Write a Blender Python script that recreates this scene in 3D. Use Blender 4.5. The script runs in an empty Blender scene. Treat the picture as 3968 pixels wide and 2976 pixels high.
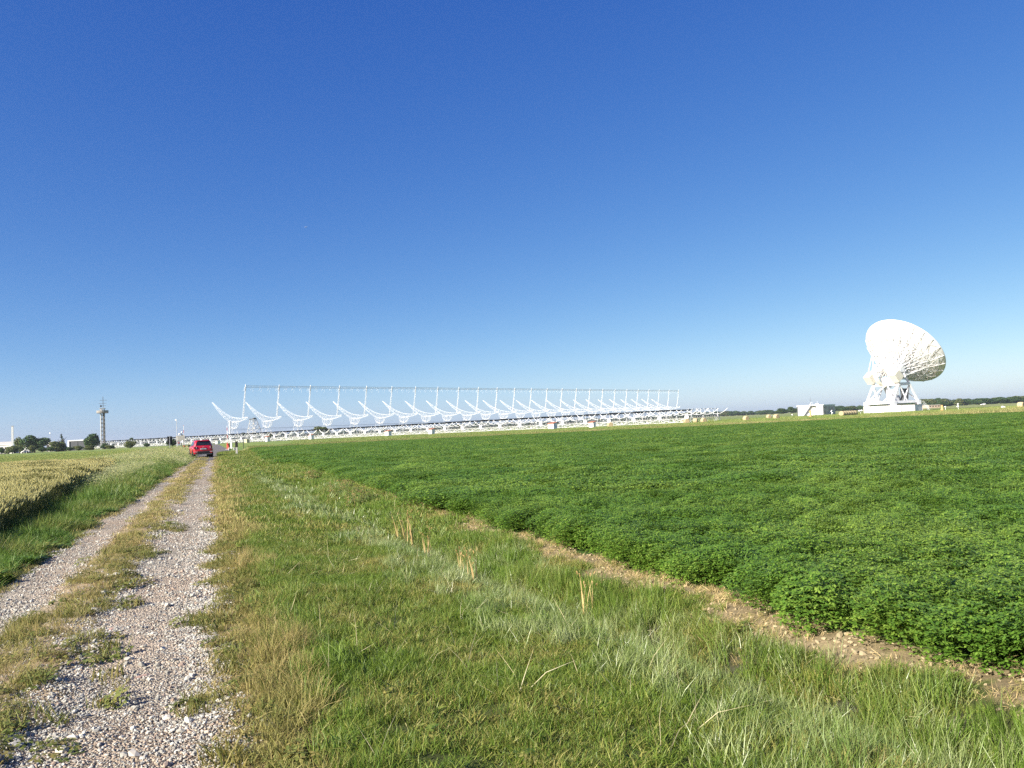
import bpy, bmesh, math, random
import numpy as np
from mathutils import Vector, Matrix, Euler

S = bpy.context.scene
COL = S.collection
RNG = np.random.default_rng(7)
random.seed(7)

# ------------------------------------------------------------------ camera, sky, sun, exposure
F = 3096.0            # focal length in photograph pixels (photograph 3968 x 2976)
EYE = 1.68
SLOPE = 0.048
HC = 1600 + SLOPE * (3000 - 1984)
ROLL = math.atan(SLOPE)
PITCH = math.atan((HC - 1488) / F * math.cos(ROLL))
fw = np.array([0, math.cos(PITCH), math.sin(PITCH)])
_r0 = np.array([1.0, 0, 0]); _u0 = np.array([0, -math.sin(PITCH), math.cos(PITCH)])
rv = _r0 * math.cos(ROLL) - _u0 * math.sin(ROLL)
uv = _r0 * math.sin(ROLL) + _u0 * math.cos(ROLL)
CAM = np.array([0, 0, EYE])
cam = bpy.data.cameras.new('camera')
cam.sensor_fit = 'HORIZONTAL'; cam.sensor_width = 36.0; cam.lens = F / 3968 * 36.0
cam.clip_start = 0.05; cam.clip_end = 30000
camo = bpy.data.objects.new('camera', cam); COL.objects.link(camo)
M = Matrix.Identity(4)
for i in range(3):
    M[i][0] = rv[i]; M[i][1] = uv[i]; M[i][2] = -fw[i]; M[i][3] = CAM[i]
camo.matrix_world = M
S.camera = camo

SUN_AZ, SUN_EL = math.radians(232), math.radians(29)
world = bpy.data.worlds.new('World'); S.world = world; world.use_nodes = True
wn = world.node_tree.nodes; wl = world.node_tree.links
sky = wn.new('ShaderNodeTexSky'); sky.sky_type = 'NISHITA'; sky.sun_disc = False
sky.sun_elevation = SUN_EL; sky.sun_rotation = SUN_AZ
sky.air_density = 0.5; sky.dust_density = 0.7; sky.ozone_density = 2.0; sky.altitude = 0
bg = wn['Background']; bg.inputs[1].default_value = 0.05
# the camera's vivid colour rendering of the clear sky: one gain and one power per channel over the whole dome
sep = wn.new('ShaderNodeSeparateColor'); comb = wn.new('ShaderNodeCombineColor'); wl.new(sky.outputs[0], sep.inputs[0])
for ch, (gain, power) in enumerate(((.80, 1.45), (1.28, 1.05), (3.20, .519))):
    pw = wn.new('ShaderNodeMath'); pw.operation = 'POWER'; pw.inputs[1].default_value = power
    mg = wn.new('ShaderNodeMath'); mg.operation = 'MULTIPLY'; mg.inputs[1].default_value = gain
    wl.new(sep.outputs[ch], pw.inputs[0]); wl.new(pw.outputs[0], mg.inputs[0]); wl.new(mg.outputs[0], comb.inputs[ch])
wl.new(comb.outputs[0], bg.inputs[0])
sl = bpy.data.lights.new('sun', 'SUN'); sl.energy = 5.0; sl.angle = math.radians(0.53); sl.color = (1.0, 0.94, 0.83)
so = bpy.data.objects.new('sun', sl); COL.objects.link(so)
SD = Vector((math.sin(SUN_AZ) * math.cos(SUN_EL), math.cos(SUN_AZ) * math.cos(SUN_EL), math.sin(SUN_EL)))
so.rotation_euler = SD.to_track_quat('Z', 'Y').to_euler()
so.location = (-60, -60, 60)
S.view_settings.view_transform = 'Standard'; S.view_settings.look = 'None'
S.view_settings.gamma = 1.0; S.view_settings.exposure = 1.15
S.cycles.use_denoising = False
S.cycles.max_bounces = 5; S.cycles.diffuse_bounces = 2; S.cycles.glossy_bounces = 2
S.cycles.transmission_bounces = 3; S.cycles.transparent_max_bounces = 6

# ------------------------------------------------------------------ pixels to places
def ray(x, y): return fw + rv * ((x - 1984) / F) - uv * ((y - 1488) / F)
def gnd(x, y, z=0.0):
    d = ray(x, y); return CAM + d * ((z - EYE) / d[2])
def at(x, y, Y):
    """the point on the ray of pixel (x, y) whose world Y is the known depth Y"""
    d = ray(x, y); return Vector(CAM + d * (Y / d[1]))

def sstep(a, b, x):
    t = np.clip((np.asarray(x, float) - a) / (b - a), 0, 1); return t * t * (3 - 2 * t)
def wob(x, y, s=1.0, o=0.0):
    """smooth pseudo noise, about -1..1"""
    x = np.asarray(x, float) * s; y = np.asarray(y, float) * s
    return (np.sin(x * 1.7 + 1.3 * np.sin(y * .9 + o) + o) + np.sin(y * 2.1 + 1.7 * np.sin(x * 1.1 - o) + 2.1 * o)
            + .6 * np.sin((x + y) * 3.3 + o * 3 + 1.2 * np.sin((x - y) * 2.3))) / 2.6
TS = 0.37                                   # the track runs along x = w - 0.37 y
def ditch_w(y): return 2.55 + 1.25 * np.exp(-(np.clip(y, 0, 400) - 4) / 12)
def cereal_w(y): return -4.6 - .072 * (np.clip(y, 8, 62) - 17)
FARZ = -0.45
def zt(x, y):
    x = np.asarray(x, float); y = np.asarray(y, float)
    w = x + TS * y
    near = 1 - sstep(80, 105, y)
    z = -0.30 * np.exp(-((w - ditch_w(y)) / .55) ** 2) * near
    z = z - 0.16 * np.exp(-((w - cereal_w(y) - .25) / .6) ** 2) * near - .15 * sstep(-3.0, -4.6, w) * near
    z = z + 0.05 * np.exp(-((w + 1.5) / .45) ** 2) * near + .06 * np.exp(-((w - .8) / .6) ** 2) * near
    z = z + .018 * wob(x, y, 1.9) * near + .012 * wob(x, y, 6.1, 2.0) * near
    return z + FARZ * sstep(95, 165, y)
def ztf(x, y): return float(zt(x, y))

_far = [gnd(px, py, .3) for px, py in ((700, 1750), (1080, 1727), (1500, 1703), (2000, 1680), (2600, 1656), (3300, 1620), (3640, 1609), (3968, 1598))]
FX = [p[0] for p in _far]; FY = [p[1] for p in _far]
FX = [-300] + FX + [140]; FY = [FY[0] + 40] + FY + [FY[-1] + 8]
def alf_far(x): return np.interp(x, FX, FY) + 2.0 * wob(x, 0, .25)
def alf_w(y): return 4.55 + .013 * np.clip(y - 20, 0, 130) + .25 * np.exp(-(y - 4.9) / 2.) + .16 * wob(y, 0, 1.6) + .08 * wob(y, 3, 5.1)

# ------------------------------------------------------------------ mesh helpers
class MB:
    def __init__(s): s.v = []; s.f = []; s.k = 1.0
    def add(s, vs, fs):
        o = len(s.v); s.v += [tuple(map(float, p)) for p in vs]; s.f += [tuple(i + o for i in q) for q in fs]; return s
    def bar(s, p, q, w, h=None, up=(0, 0, 1)):
        p = Vector(p); q = Vector(q); d = (q - p)
        if d.length < 1e-6: return s
        d.normalize(); u = Vector(up)
        if abs(d.dot(u)) > .95: u = Vector((1, 0, 0)) if abs(d.x) < .9 else Vector((0, 1, 0))
        a = d.cross(u).normalized(); b = a.cross(d).normalized(); h = (h or w) * s.k; w = w * s.k
        a = a * w / 2; b = b * h / 2
        vs = [p - a - b, p + a - b, p + a + b, p - a + b, q - a - b, q + a - b, q + a + b, q - a + b]
        return s.add(vs, [(0, 1, 2, 3), (7, 6, 5, 4), (0, 4, 5, 1), (1, 5, 6, 2), (2, 6, 7, 3), (3, 7, 4, 0)])
    def path(s, pts, w, h=None, up=(0, 0, 1)):
        for a, b in zip(pts[:-1], pts[1:]): s.bar(a, b, w, h, up)
        return s
    def box(s, c, size, rz=0.0, taper=1.0):
        hx, hy, hz = [q / 2 for q in size]; ca, sa = math.cos(rz), math.sin(rz); vs = []
        for k in (-1, 1):
            t = taper if k > 0 else 1
            for i, j in ((-1, -1), (1, -1), (1, 1), (-1, 1)):
                x, y = i * hx * t, j * hy * t
                vs.append((c[0] + x * ca - y * sa, c[1] + x * sa + y * ca, c[2] + k * hz))
        return s.add(vs, [(3, 2, 1, 0), (4, 5, 6, 7), (0, 1, 5, 4), (1, 2, 6, 5), (2, 3, 7, 6), (3, 0, 4, 7)])
    def prism(s, pts, d):
        """closed polygon pts (3d) extruded by vector d"""
        n = len(pts); d = Vector(d); vs = [Vector(p) for p in pts] + [Vector(p) + d for p in pts]
        return s.add(vs, [tuple(range(n - 1, -1, -1)), tuple(range(n, 2 * n))] + [(i, (i + 1) % n, n + (i + 1) % n, n + i) for i in range(n)])
    def disc(s, c, nrm, r, t, n=16, r2=None):
        c = Vector(c); nrm = Vector(nrm).normalized(); a = nrm.orthogonal().normalized(); b = nrm.cross(a)
        r2 = r if r2 is None else r2; vs = []
        for k, rr in ((-1, r), (1, r2)):
            for i in range(n):
                th = 2 * math.pi * i / n
                vs.append(c + nrm * (k * t / 2) + (a * math.cos(th) + b * math.sin(th)) * rr)
        return s.add(vs, [tuple(range(n - 1, -1, -1)), tuple(range(n, 2 * n))] + [(i, (i + 1) % n, n + (i + 1) % n, n + i) for i in range(n)])
    def tube(s, pts, rad, n=6, cap=True):
        pts = [Vector(p) for p in pts]; vs = []; fs = []
        for k, p in enumerate(pts):
            d = (pts[min(k + 1, len(pts) - 1)] - pts[max(k - 1, 0)]).normalized()
            u = Vector((0, 0, 1)) if abs(d.z) < .9 else Vector((1, 0, 0))
            a = d.cross(u).normalized(); b = a.cross(d); r = rad[k] if hasattr(rad, '__len__') else rad
            for i in range(n):
                th = 2 * math.pi * i / n; vs.append(p + (a * math.cos(th) + b * math.sin(th)) * r)
        for k in range(len(pts) - 1):
            for i in range(n):
                j = (i + 1) % n; fs.append((k * n + i, k * n + j, k * n + n + j, k * n + n + i))
        if cap: fs += [tuple(range(n - 1, -1, -1)), tuple(range((len(pts) - 1) * n, len(pts) * n))]
        return s.add(vs, fs)
    def lattice(s, p, q, w, n, t, t2=None, w2=None):
        """square lattice mast from p to q, side w (w2 at q), n bays"""
        p = Vector(p); q = Vector(q); d = (q - p).normalized(); u = Vector((0, 0, 1)) if abs(d.z) < .8 else Vector((0, 1, 0))
        a = d.cross(u).normalized(); b = a.cross(d).normalized(); t2 = t2 or t * .6; w2 = w if w2 is None else w2
        def c(k, i, j):
            f = k / n; ww = (w + (w2 - w) * f) / 2
            return p.lerp(q, f) + a * (i * ww) + b * (j * ww)
        cs = ((-1, -1), (1, -1), (1, 1), (-1, 1))
        for i, j in cs: s.bar(c(0, i, j), c(n, i, j), t)
        for k in range(n):
            for m in range(4):
                A, B = cs[m], cs[(m + 1) % 4]
                if k % 2: A, B = B, A
                s.bar(c(k, *A), c(k + 1, *B), t2)
                if k: s.bar(c(k, *A), c(k, *B), t2)
        return s
    def mesh(s, name, m, smooth=False):
        me = bpy.data.meshes.new(name); me.from_pydata(s.v, [], s.f); me.materials.append(m)
        if smooth: me.polygons.foreach_set('use_smooth', [True] * len(me.polygons))
        me.update(); return me
    def build(s, name, m, parent=None, smooth=False, bevel=0.0):
        o = bpy.data.objects.new(name, s.mesh(name, m, smooth)); COL.objects.link(o)
        if parent: o.parent = parent
        if bevel:
            b = o.modifiers.new('bevel', 'BEVEL'); b.width = bevel; b.segments = 2; b.limit_method = 'ANGLE'
        return o

def put(name, me, parent=None, loc=(0, 0, 0), rot=(0, 0, 0), scl=(1, 1, 1)):
    o = bpy.data.objects.new(name, me); COL.objects.link(o); o.location = loc; o.rotation_euler = rot; o.scale = scl
    if parent: o.parent = parent
    return o
def tag(o, label, cat=None, group=None, kind=None):
    o['label'] = label
    if cat: o['category'] = cat
    if group: o['group'] = group
    if kind: o['kind'] = kind
    return o
def thing(name, label, cat, loc=(0, 0, 0), rz=0.0, group=None):
    o = bpy.data.objects.new(name, None); COL.objects.link(o); o.location = loc; o.rotation_euler = (0, 0, rz)
    o.empty_display_size = .2
    return tag(o, label, cat, group)
def copy_tree(o, parent=None):
    c = o.copy(); COL.objects.link(c); c.parent = parent
    for ch in list(o.children): copy_tree(ch, c)
    return c

# ------------------------------------------------------------------ materials
def nd(nt, t, **k):
    n = nt.nodes.new(t)
    for a, b in k.items(): setattr(n, a, b)
    return n
def pm(name, col, rough=.6, metal=0.0, var=.10, scale=1.2, bump=0.0, spec=.4, coat=0.0):
    m = bpy.data.materials.new(name); m.use_nodes = True; nt = m.node_tree; p = nt.nodes['Principled BSDF']
    p.inputs['Roughness'].default_value = rough; p.inputs['Metallic'].default_value = metal
    p.inputs['Specular IOR Level'].default_value = spec; p.inputs['Coat Weight'].default_value = coat
    g = nd(nt, 'ShaderNodeNewGeometry'); n = nd(nt, 'ShaderNodeTexNoise'); n.inputs['Scale'].default_value = scale; n.inputs['Detail'].default_value = 5
    nt.links.new(g.outputs['Position'], n.inputs['Vector'])
    mx = nd(nt, 'ShaderNodeMix', data_type='RGBA')
    mx.inputs[6].default_value = (*[c * (1 - var) for c in col], 1); mx.inputs[7].default_value = (*[min(1, c * (1 + var)) for c in col], 1)
    nt.links.new(n.outputs['Fac'], mx.inputs[0]); nt.links.new(mx.outputs[2], p.inputs['Base Color'])
    if bump:
        b = nd(nt, 'ShaderNodeBump'); b.inputs['Strength'].default_value = bump; b.inputs['Distance'].default_value = .05
        nt.links.new(n.outputs['Fac'], b.inputs['Height']); nt.links.new(b.outputs[0], p.inputs['Normal'])
    return m
def leafmat(name, ca, cb, cd, dry=.5, scale=1.0, rough=.55, trans=.25, spec=.35, dw=.12, hgrad=None):
    """ca..cb by the blade's own tint, cd where patches have dried (dry = threshold of noise)"""
    m = bpy.data.materials.new(name); m.use_nodes = True; nt = m.node_tree; p = nt.nodes['Principled BSDF']; out = nt.nodes['Material Output']
    p.inputs['Roughness'].default_value = rough; p.inputs['Specular IOR Level'].default_value = spec
    at_ = nd(nt, 'ShaderNodeAttribute', attribute_name='tint'); g = nd(nt, 'ShaderNodeNewGeometry')
    oi = nd(nt, 'ShaderNodeObjectInfo')
    n = nd(nt, 'ShaderNodeTexNoise'); n.inputs['Scale'].default_value = scale; n.inputs['Detail'].default_value = 4
    nt.links.new(g.outputs['Position'], n.inputs['Vector'])
    mx = nd(nt, 'ShaderNodeMix', data_type='RGBA'); mx.inputs[6].default_value = (*ca, 1); mx.inputs[7].default_value = (*cb, 1)
    av = nd(nt, 'ShaderNodeMath', operation='MULTIPLY_ADD'); av.inputs[1].default_value = .4
    nt.links.new(oi.outputs['Random'], av.inputs[0])
    h = nd(nt, 'ShaderNodeMath', operation='MULTIPLY'); h.inputs[1].default_value = .6
    nt.links.new(at_.outputs['Fac'], h.inputs[0]); nt.links.new(h.outputs[0], av.inputs[2])
    nt.links.new(av.outputs[0], mx.inputs[0])
    a2 = nd(nt, 'ShaderNodeMath', operation='MULTIPLY_ADD'); a2.inputs[1].default_value = .35
    nt.links.new(at_.outputs['Fac'], a2.inputs[0]); nt.links.new(n.outputs['Fac'], a2.inputs[2])
    mr = nd(nt, 'ShaderNodeMapRange'); mr.inputs['From Min'].default_value = dry + .17 - dw; mr.inputs['From Max'].default_value = dry + .17 + dw
    nt.links.new(a2.outputs[0], mr.inputs['Value'])
    m2 = nd(nt, 'ShaderNodeMix', data_type='RGBA'); m2.inputs[7].default_value = (*cd, 1)
    nt.links.new(mr.outputs[0], m2.inputs[0]); nt.links.new(mx.outputs[2], m2.inputs[6])
    col = m2.outputs[2]
    nt.links.new(col, p.inputs['Base Color'])
    tr = nd(nt, 'ShaderNodeBsdfTranslucent'); nt.links.new(col, tr.inputs['Color'])
    ms = nd(nt, 'ShaderNodeMixShader'); ms.inputs[0].default_value = trans
    nt.links.new(p.outputs[0], ms.inputs[1]); nt.links.new(tr.outputs[0], ms.inputs[2]); nt.links.new(ms.outputs[0], out.inputs['Surface'])
    return m

WHITE = pm('white_paint', (.78, .80, .82), .5, var=.05, scale=.6)
STEELW = pm('weathered_white_steel', (.67, .69, .71), .55, var=.14, scale=.35)
SPINE = pm('dull_steel', (.44, .44, .43), .6, .1, var=.25, scale=.8)
OFFW = pm('cream_paint', (.74, .71, .60), .6, var=.10, scale=.8)
GALV = pm('galvanised_steel', (.50, .51, .51), .5, .3, var=.2, scale=2)
DARKSTEEL = pm('dark_steel', (.10, .11, .12), .5, .2)
BLACKBOX = pm('black_parts_and_shade', (.012, .012, .013), .6, var=.3)
CABLE = pm('grey_cable', (.16, .17, .18), .6)
CONC = pm('concrete', (.42, .41, .38), .85, var=.18, scale=1.5, bump=.2)
PALECONC = pm('painted_concrete', (.74, .75, .75), .8, var=.06, scale=.5)
ASPH = pm('asphalt', (.125, .115, .105), .9, var=.2, scale=5, bump=.3)
TILE = pm('rust_roof', (.36, .13, .07), .8, var=.2, scale=3)
RED = pm('red_paint', (.55, .05, .03), .5)
YELLOW = pm('ochre_paint', (.46, .31, .13), .7, var=.15)
TERRA = pm('terracotta', (.50, .27, .15), .85, var=.15, scale=4)
BARK = pm('bark', (.12, .09, .06), .9, var=.3, scale=4)
GLASS = pm('dark_glass', (.015, .018, .02), .06, spec=.6)
GREYWALL = pm('grey_cladding', (.20, .21, .23), .7, var=.12, scale=.7)

# ------------------------------------------------------------------ ground sheet
def make_ground():
    wc = np.unique(np.concatenate([np.arange(-7.0, 8.01, .11), -7 - np.geomspace(.2, 5200, 60), 8 + np.geomspace(.2, 5200, 70)]))
    yc = np.unique(np.concatenate([-np.geomspace(1.5, 900, 18), np.arange(-1.5, 3.0, .4), np.geomspace(3.0, 160, 330), np.geomspace(163, 7000, 60)]))
    W, Y = np.meshgrid(wc, yc); X = W - TS * np.clip(Y, -200, 200); wv = W
    Z = zt(X, Y)
    nx, ny = len(wc), len(yc)
    V = np.stack([X.ravel(), Y.ravel(), Z.ravel()], 1)
    idx = np.arange(nx * ny).reshape(ny, nx)
    Fq = np.stack([idx[:-1, :-1].ravel(), idx[:-1, 1:].ravel(), idx[1:, 1:].ravel(), idx[1:, :-1].ravel()], 1)
    me = bpy.data.meshes.new('ground'); me.from_pydata(V.tolist(), [], Fq.tolist()); me.update()
    me.polygons.foreach_set('use_smooth', [True] * len(me.polygons))
    def c(*a): return np.array(a)
    w = wv + .10 * wob(X, Y, 2.3) + .06 * wob(X, Y, 6.7, 1.0)
    C_ = np.zeros(X.shape + (3,)); C_[:] = c(.10, .135, .035)
    def setc(mask, col, soft=None):
        C_[mask] = col
    n1 = .5 + .5 * wob(X, Y, .9, .4)[..., None]
    grav = c(.325, .292, .236) * (1 - .12 * n1) + c(.05, .01, -.01) * n1
    # lateral bands along the track
    C_[w > -6] = c(.10, .125, .03)
    m = (w > -2.75) & (w < 1.0); C_[m] = grav[m]
    m = (w > -1.95) & (w < -1.15); C_[m] = (c(.22, .17, .09) + 0 * n1)[m] if False else (grav * c(.86, .80, .66))[m]
    m = (w > -.12) & (w < .35); C_[m] = np.broadcast_to(c(.24, .185, .095), C_.shape)[m]
    m = (w >= .35) & (w < 4.6); C_[m] = np.broadcast_to(c(.070, .082, .026), C_.shape)[m]  # verge soil darkened to paint the shade between blades
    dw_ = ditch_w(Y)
    m = (abs(w - dw_) < .45); C_[m] = np.broadcast_to(c(.06, .06, .035), C_.shape)[m]  # ditch floor darkened in place of shadow among the stalks
    aw = alf_w(Y)
    m = (w > aw - .34) & (w < aw + .12) & (Y < 75); C_[m] = np.broadcast_to(c(.235, .185, .105), C_.shape)[m]
    inalf = (w >= aw + .1) & (Y < alf_far(X)) & (Y > -200)
    C_[inalf] = c(.045, .085, .018)
    m = (w < -2.65) & (w > -4.0); C_[m] = np.broadcast_to(c(.12, .14, .035), C_.shape)[m]
    ce = cereal_w(Y); m = (w <= -4.0) & (w > ce - .2); C_[m] = np.broadcast_to(c(.05, .06, .02), C_.shape)[m]
    m = (w <= ce - .2) & (Y < 60); C_[m] = np.broadcast_to(c(.10, .08, .035), C_.shape)[m]
    m = (w <= ce - .2) & (Y >= 60) & (Y < 205); C_[m] = np.broadcast_to(c(.17, .24, .06), C_.shape)[m]
    beyond = (Y >= alf_far(X)) & (w > -4)
    C_[beyond] = c(.14, .21, .05)
    strip = beyond & (Y < alf_far(X) + 26); C_[strip] = c(.31, .28, .12)
    far = (Y > 205); n2 = .5 + .5 * wob(X, Y, .006, 1)[..., None]
    cf = c(.15, .21, .06) * n2 + c(.26, .26, .11) * (1 - n2); C_[far] = cf[far]
    mid = far & (Y < 420); cm = c(.15, .22, .05) + c(.10, .05, .02) * (.5 + .5 * wob(X, Y, .04, 3))[..., None] ** 2; C_[mid] = cm[mid]
    ca = me.color_attributes.new('Col', 'FLOAT_COLOR', 'POINT')
    ca.data.foreach_set('color', np.concatenate([C_.reshape(-1, 3), np.ones((nx * ny, 1))], 1).ravel())
    # how gravelly each vertex is
    gv = (((w > -2.75) & (w < -1.85)) | ((w > -1.25) & (w < .1))).astype(float) * (Y < 110)
    ga = me.attributes.new('gravel', 'FLOAT', 'POINT'); ga.data.foreach_set('value', gv.ravel())
    m = bpy.data.materials.new('ground'); m.use_nodes = True; nt = m.node_tree; p = nt.nodes['Principled BSDF']
    p.inputs['Roughness'].default_value = .95; p.inputs['Specular IOR Level'].default_value = .15
    a = nd(nt, 'ShaderNodeAttribute', attribute_name='Col'); gr = nd(nt, 'ShaderNodeAttribute', attribute_name='gravel')
    g = nd(nt, 'ShaderNodeNewGeometry')
    n = nd(nt, 'ShaderNodeTexNoise'); n.inputs['Scale'].default_value = 9; n.inputs['Detail'].default_value = 8; n.inputs['Roughness'].default_value = .7
    n3 = nd(nt, 'ShaderNodeTexNoise'); n3.inputs['Scale'].default_value = .35; n3.inputs['Detail'].default_value = 6
    vo = nd(nt, 'ShaderNodeTexVoronoi'); vo.inputs['Scale'].default_value = 62; vo.inputs['Randomness'].default_value = 1
    for q in (n, n3, vo): nt.links.new(g.outputs['Position'], q.inputs['Vector'])
    rmp = nd(nt, 'ShaderNodeMapRange'); rmp.inputs['From Min'].default_value = .25; rmp.inputs['From Max'].default_value = .75; rmp.inputs['To Min'].default_value = .55; rmp.inputs['To Max'].default_value = 1.45
    nt.links.new(n.outputs['Fac'], rmp.inputs['Value'])
    rm3 = nd(nt, 'ShaderNodeMapRange'); rm3.inputs['From Min'].default_value = .3; rm3.inputs['From Max'].default_value = .7; rm3.inputs['To Min'].default_value = .75; rm3.inputs['To Max'].default_value = 1.25
    nt.links.new(n3.outputs['Fac'], rm3.inputs['Value'])
    mu = nd(nt, 'ShaderNodeMath', operation='MULTIPLY'); nt.links.new(rmp.outputs[0], mu.inputs[0]); nt.links.new(rm3.outputs[0], mu.inputs[1])
    # pebble tint from voronoi cells
    sp = nd(nt, 'ShaderNodeSeparateColor'); nt.links.new(vo.outputs['Color'], sp.inputs[0])
    pr = nd(nt, 'ShaderNodeMapRange'); pr.inputs['To Min'].default_value = .55; pr.inputs['To Max'].default_value = 1.5
    nt.links.new(sp.outputs[0], pr.inputs['Value'])
    gm = nd(nt, 'ShaderNodeMix', data_type='FLOAT'); gm.inputs[2].default_value = 1.0
    nt.links.new(gr.outputs['Fac'], gm.inputs[0]); nt.links.new(pr.outputs[0], gm.inputs[3])
    mu2 = nd(nt, 'ShaderNodeMath', operation='MULTIPLY'); nt.links.new(mu.outputs[0], mu2.inputs[0]); nt.links.new(gm.outputs[0], mu2.inputs[1])
    vm = nd(nt, 'ShaderNodeVectorMath', operation='SCALE'); nt.links.new(a.outputs['Color'], vm.inputs[0]); nt.links.new(mu2.outputs[0], vm.inputs['Scale'])
    nt.links.new(vm.outputs[0], p.inputs['Base Color'])
    bs = nd(nt, 'ShaderNodeMath', operation='MULTIPLY'); nt.links.new(vo.outputs['Distance'], bs.inputs[0]); nt.links.new(gr.outputs['Fac'], bs.inputs[1])
    b0 = nd(nt, 'ShaderNodeMath', operation='MULTIPLY_ADD'); b0.inputs[1].default_value = -1.0; nt.links.new(bs.outputs[0], b0.inputs[0]); nt.links.new(n.outputs['Fac'], b0.inputs[2])
    b = nd(nt, 'ShaderNodeBump'); b.inputs['Strength'].default_value = .8; b.inputs['Distance'].default_value = .03
    nt.links.new(b0.outputs[0], b.inputs['Height']); nt.links.new(b.outputs[0], p.inputs['Normal'])
    me.materials.append(m)
    o = bpy.data.objects.new('ground', me); COL.objects.link(o)
    tag(o, 'flat farmland ground with the gravel track running across it', 'ground', kind='structure')
make_ground()

# paved road beyond the track
def make_road():
    px = [(700, 1764), (742, 1783), (800, 1787), (848, 1778), (872, 1757), (893, 1742), (882, 1733), (866, 1726), (846, 1718), (822, 1718), (826, 1727), (815, 1737), (790, 1748), (745, 1757)]
    pts = [gnd(*p) for p in px]
    me = bpy.data.meshes.new('access_road'); bm = bmesh.new()
    vs = [bm.verts.new((p[0], p[1], 0)) for p in pts]; bm.faces.new(vs); bmesh.ops.triangulate(bm, faces=bm.faces)
    bmesh.ops.subdivide_edges(bm, edges=bm.edges, cuts=7, use_grid_fill=True)
    for v in bm.verts: v.co.z = ztf(v.co.x, v.co.y) + .03
    bmesh.ops.recalc_face_normals(bm, faces=bm.faces)
    if sum(f.normal.z for f in bm.faces) < 0: bmesh.ops.reverse_faces(bm, faces=bm.faces)
    bm.to_mesh(me); bm.free(); me.materials.append(ASPH)
    o = bpy.data.objects.new('access_road', me); COL.objects.link(o)
    tag(o, 'worn grey asphalt road starting where the gravel track ends', 'road', kind='structure')
make_road()

# ------------------------------------------------------------------ scattering of plants and stones
def gn_scatter(name, pts, rot, scl, idx, sources, label, cat):
    me = bpy.data.meshes.new(name); n = len(pts)
    me.vertices.add(n); me.vertices.foreach_set('co', np.asarray(pts, np.float32).ravel())
    a = me.attributes.new('rot', 'FLOAT_VECTOR', 'POINT'); a.data.foreach_set('vector', np.asarray(rot, np.float32).ravel())
    a = me.attributes.new('scl', 'FLOAT_VECTOR', 'POINT')
    scl = np.asarray(scl, np.float32)
    if scl.ndim == 1: scl = np.repeat(scl[:, None], 3, 1)
    a.data.foreach_set('vector', scl.ravel())
    a = me.attributes.new('idx', 'INT', 'POINT'); a.data.foreach_set('value', np.asarray(idx, np.int32))
    o = bpy.data.objects.new(name, me); COL.objects.link(o)
    coll = bpy.data.collections.new(name + '_pieces')
    for k, m in enumerate(sources):
        so_ = bpy.data.objects.new('%s_piece_%02d' % (name, k), m); coll.objects.link(so_)
    ng = bpy.data.node_groups.new(name, 'GeometryNodeTree')
    ng.interface.new_socket('Geometry', in_out='INPUT', socket_type='NodeSocketGeometry')
    ng.interface.new_socket('Geometry', in_out='OUTPUT', socket_type='NodeSocketGeometry')
    gi = ng.nodes.new('NodeGroupInput'); go = ng.nodes.new('NodeGroupOutput'); ip = ng.nodes.new('GeometryNodeInstanceOnPoints')
    ci = ng.nodes.new('GeometryNodeCollectionInfo'); ci.inputs['Collection'].default_value = coll
    ci.inputs['Separate Children'].default_value = True; ci.inputs['Reset Children'].default_value = True
    def na(nm, t):
        q = ng.nodes.new('GeometryNodeInputNamedAttribute'); q.data_type = t; q.inputs['Name'].default_value = nm; return q.outputs['Attribute']
    er = ng.nodes.new('FunctionNodeEulerToRotation'); ng.links.new(na('rot', 'FLOAT_VECTOR'), er.inputs[0])
    L = ng.links.new
    L(gi.outputs[0], ip.inputs['Points']); L(ci.outputs[0], ip.inputs['Instance']); ip.inputs['Pick Instance'].default_value = True
    L(na('idx', 'INT'), ip.inputs['Instance Index']); L(er.outputs[0], ip.inputs['Rotation']); L(na('scl', 'FLOAT_VECTOR'), ip.inputs['Scale'])
    L(ip.outputs[0], go.inputs[0])
    md = o.modifiers.new('scatter', 'NODES'); md.node_group = ng
    tag(o, label, cat, kind='stuff')
    return o

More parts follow.
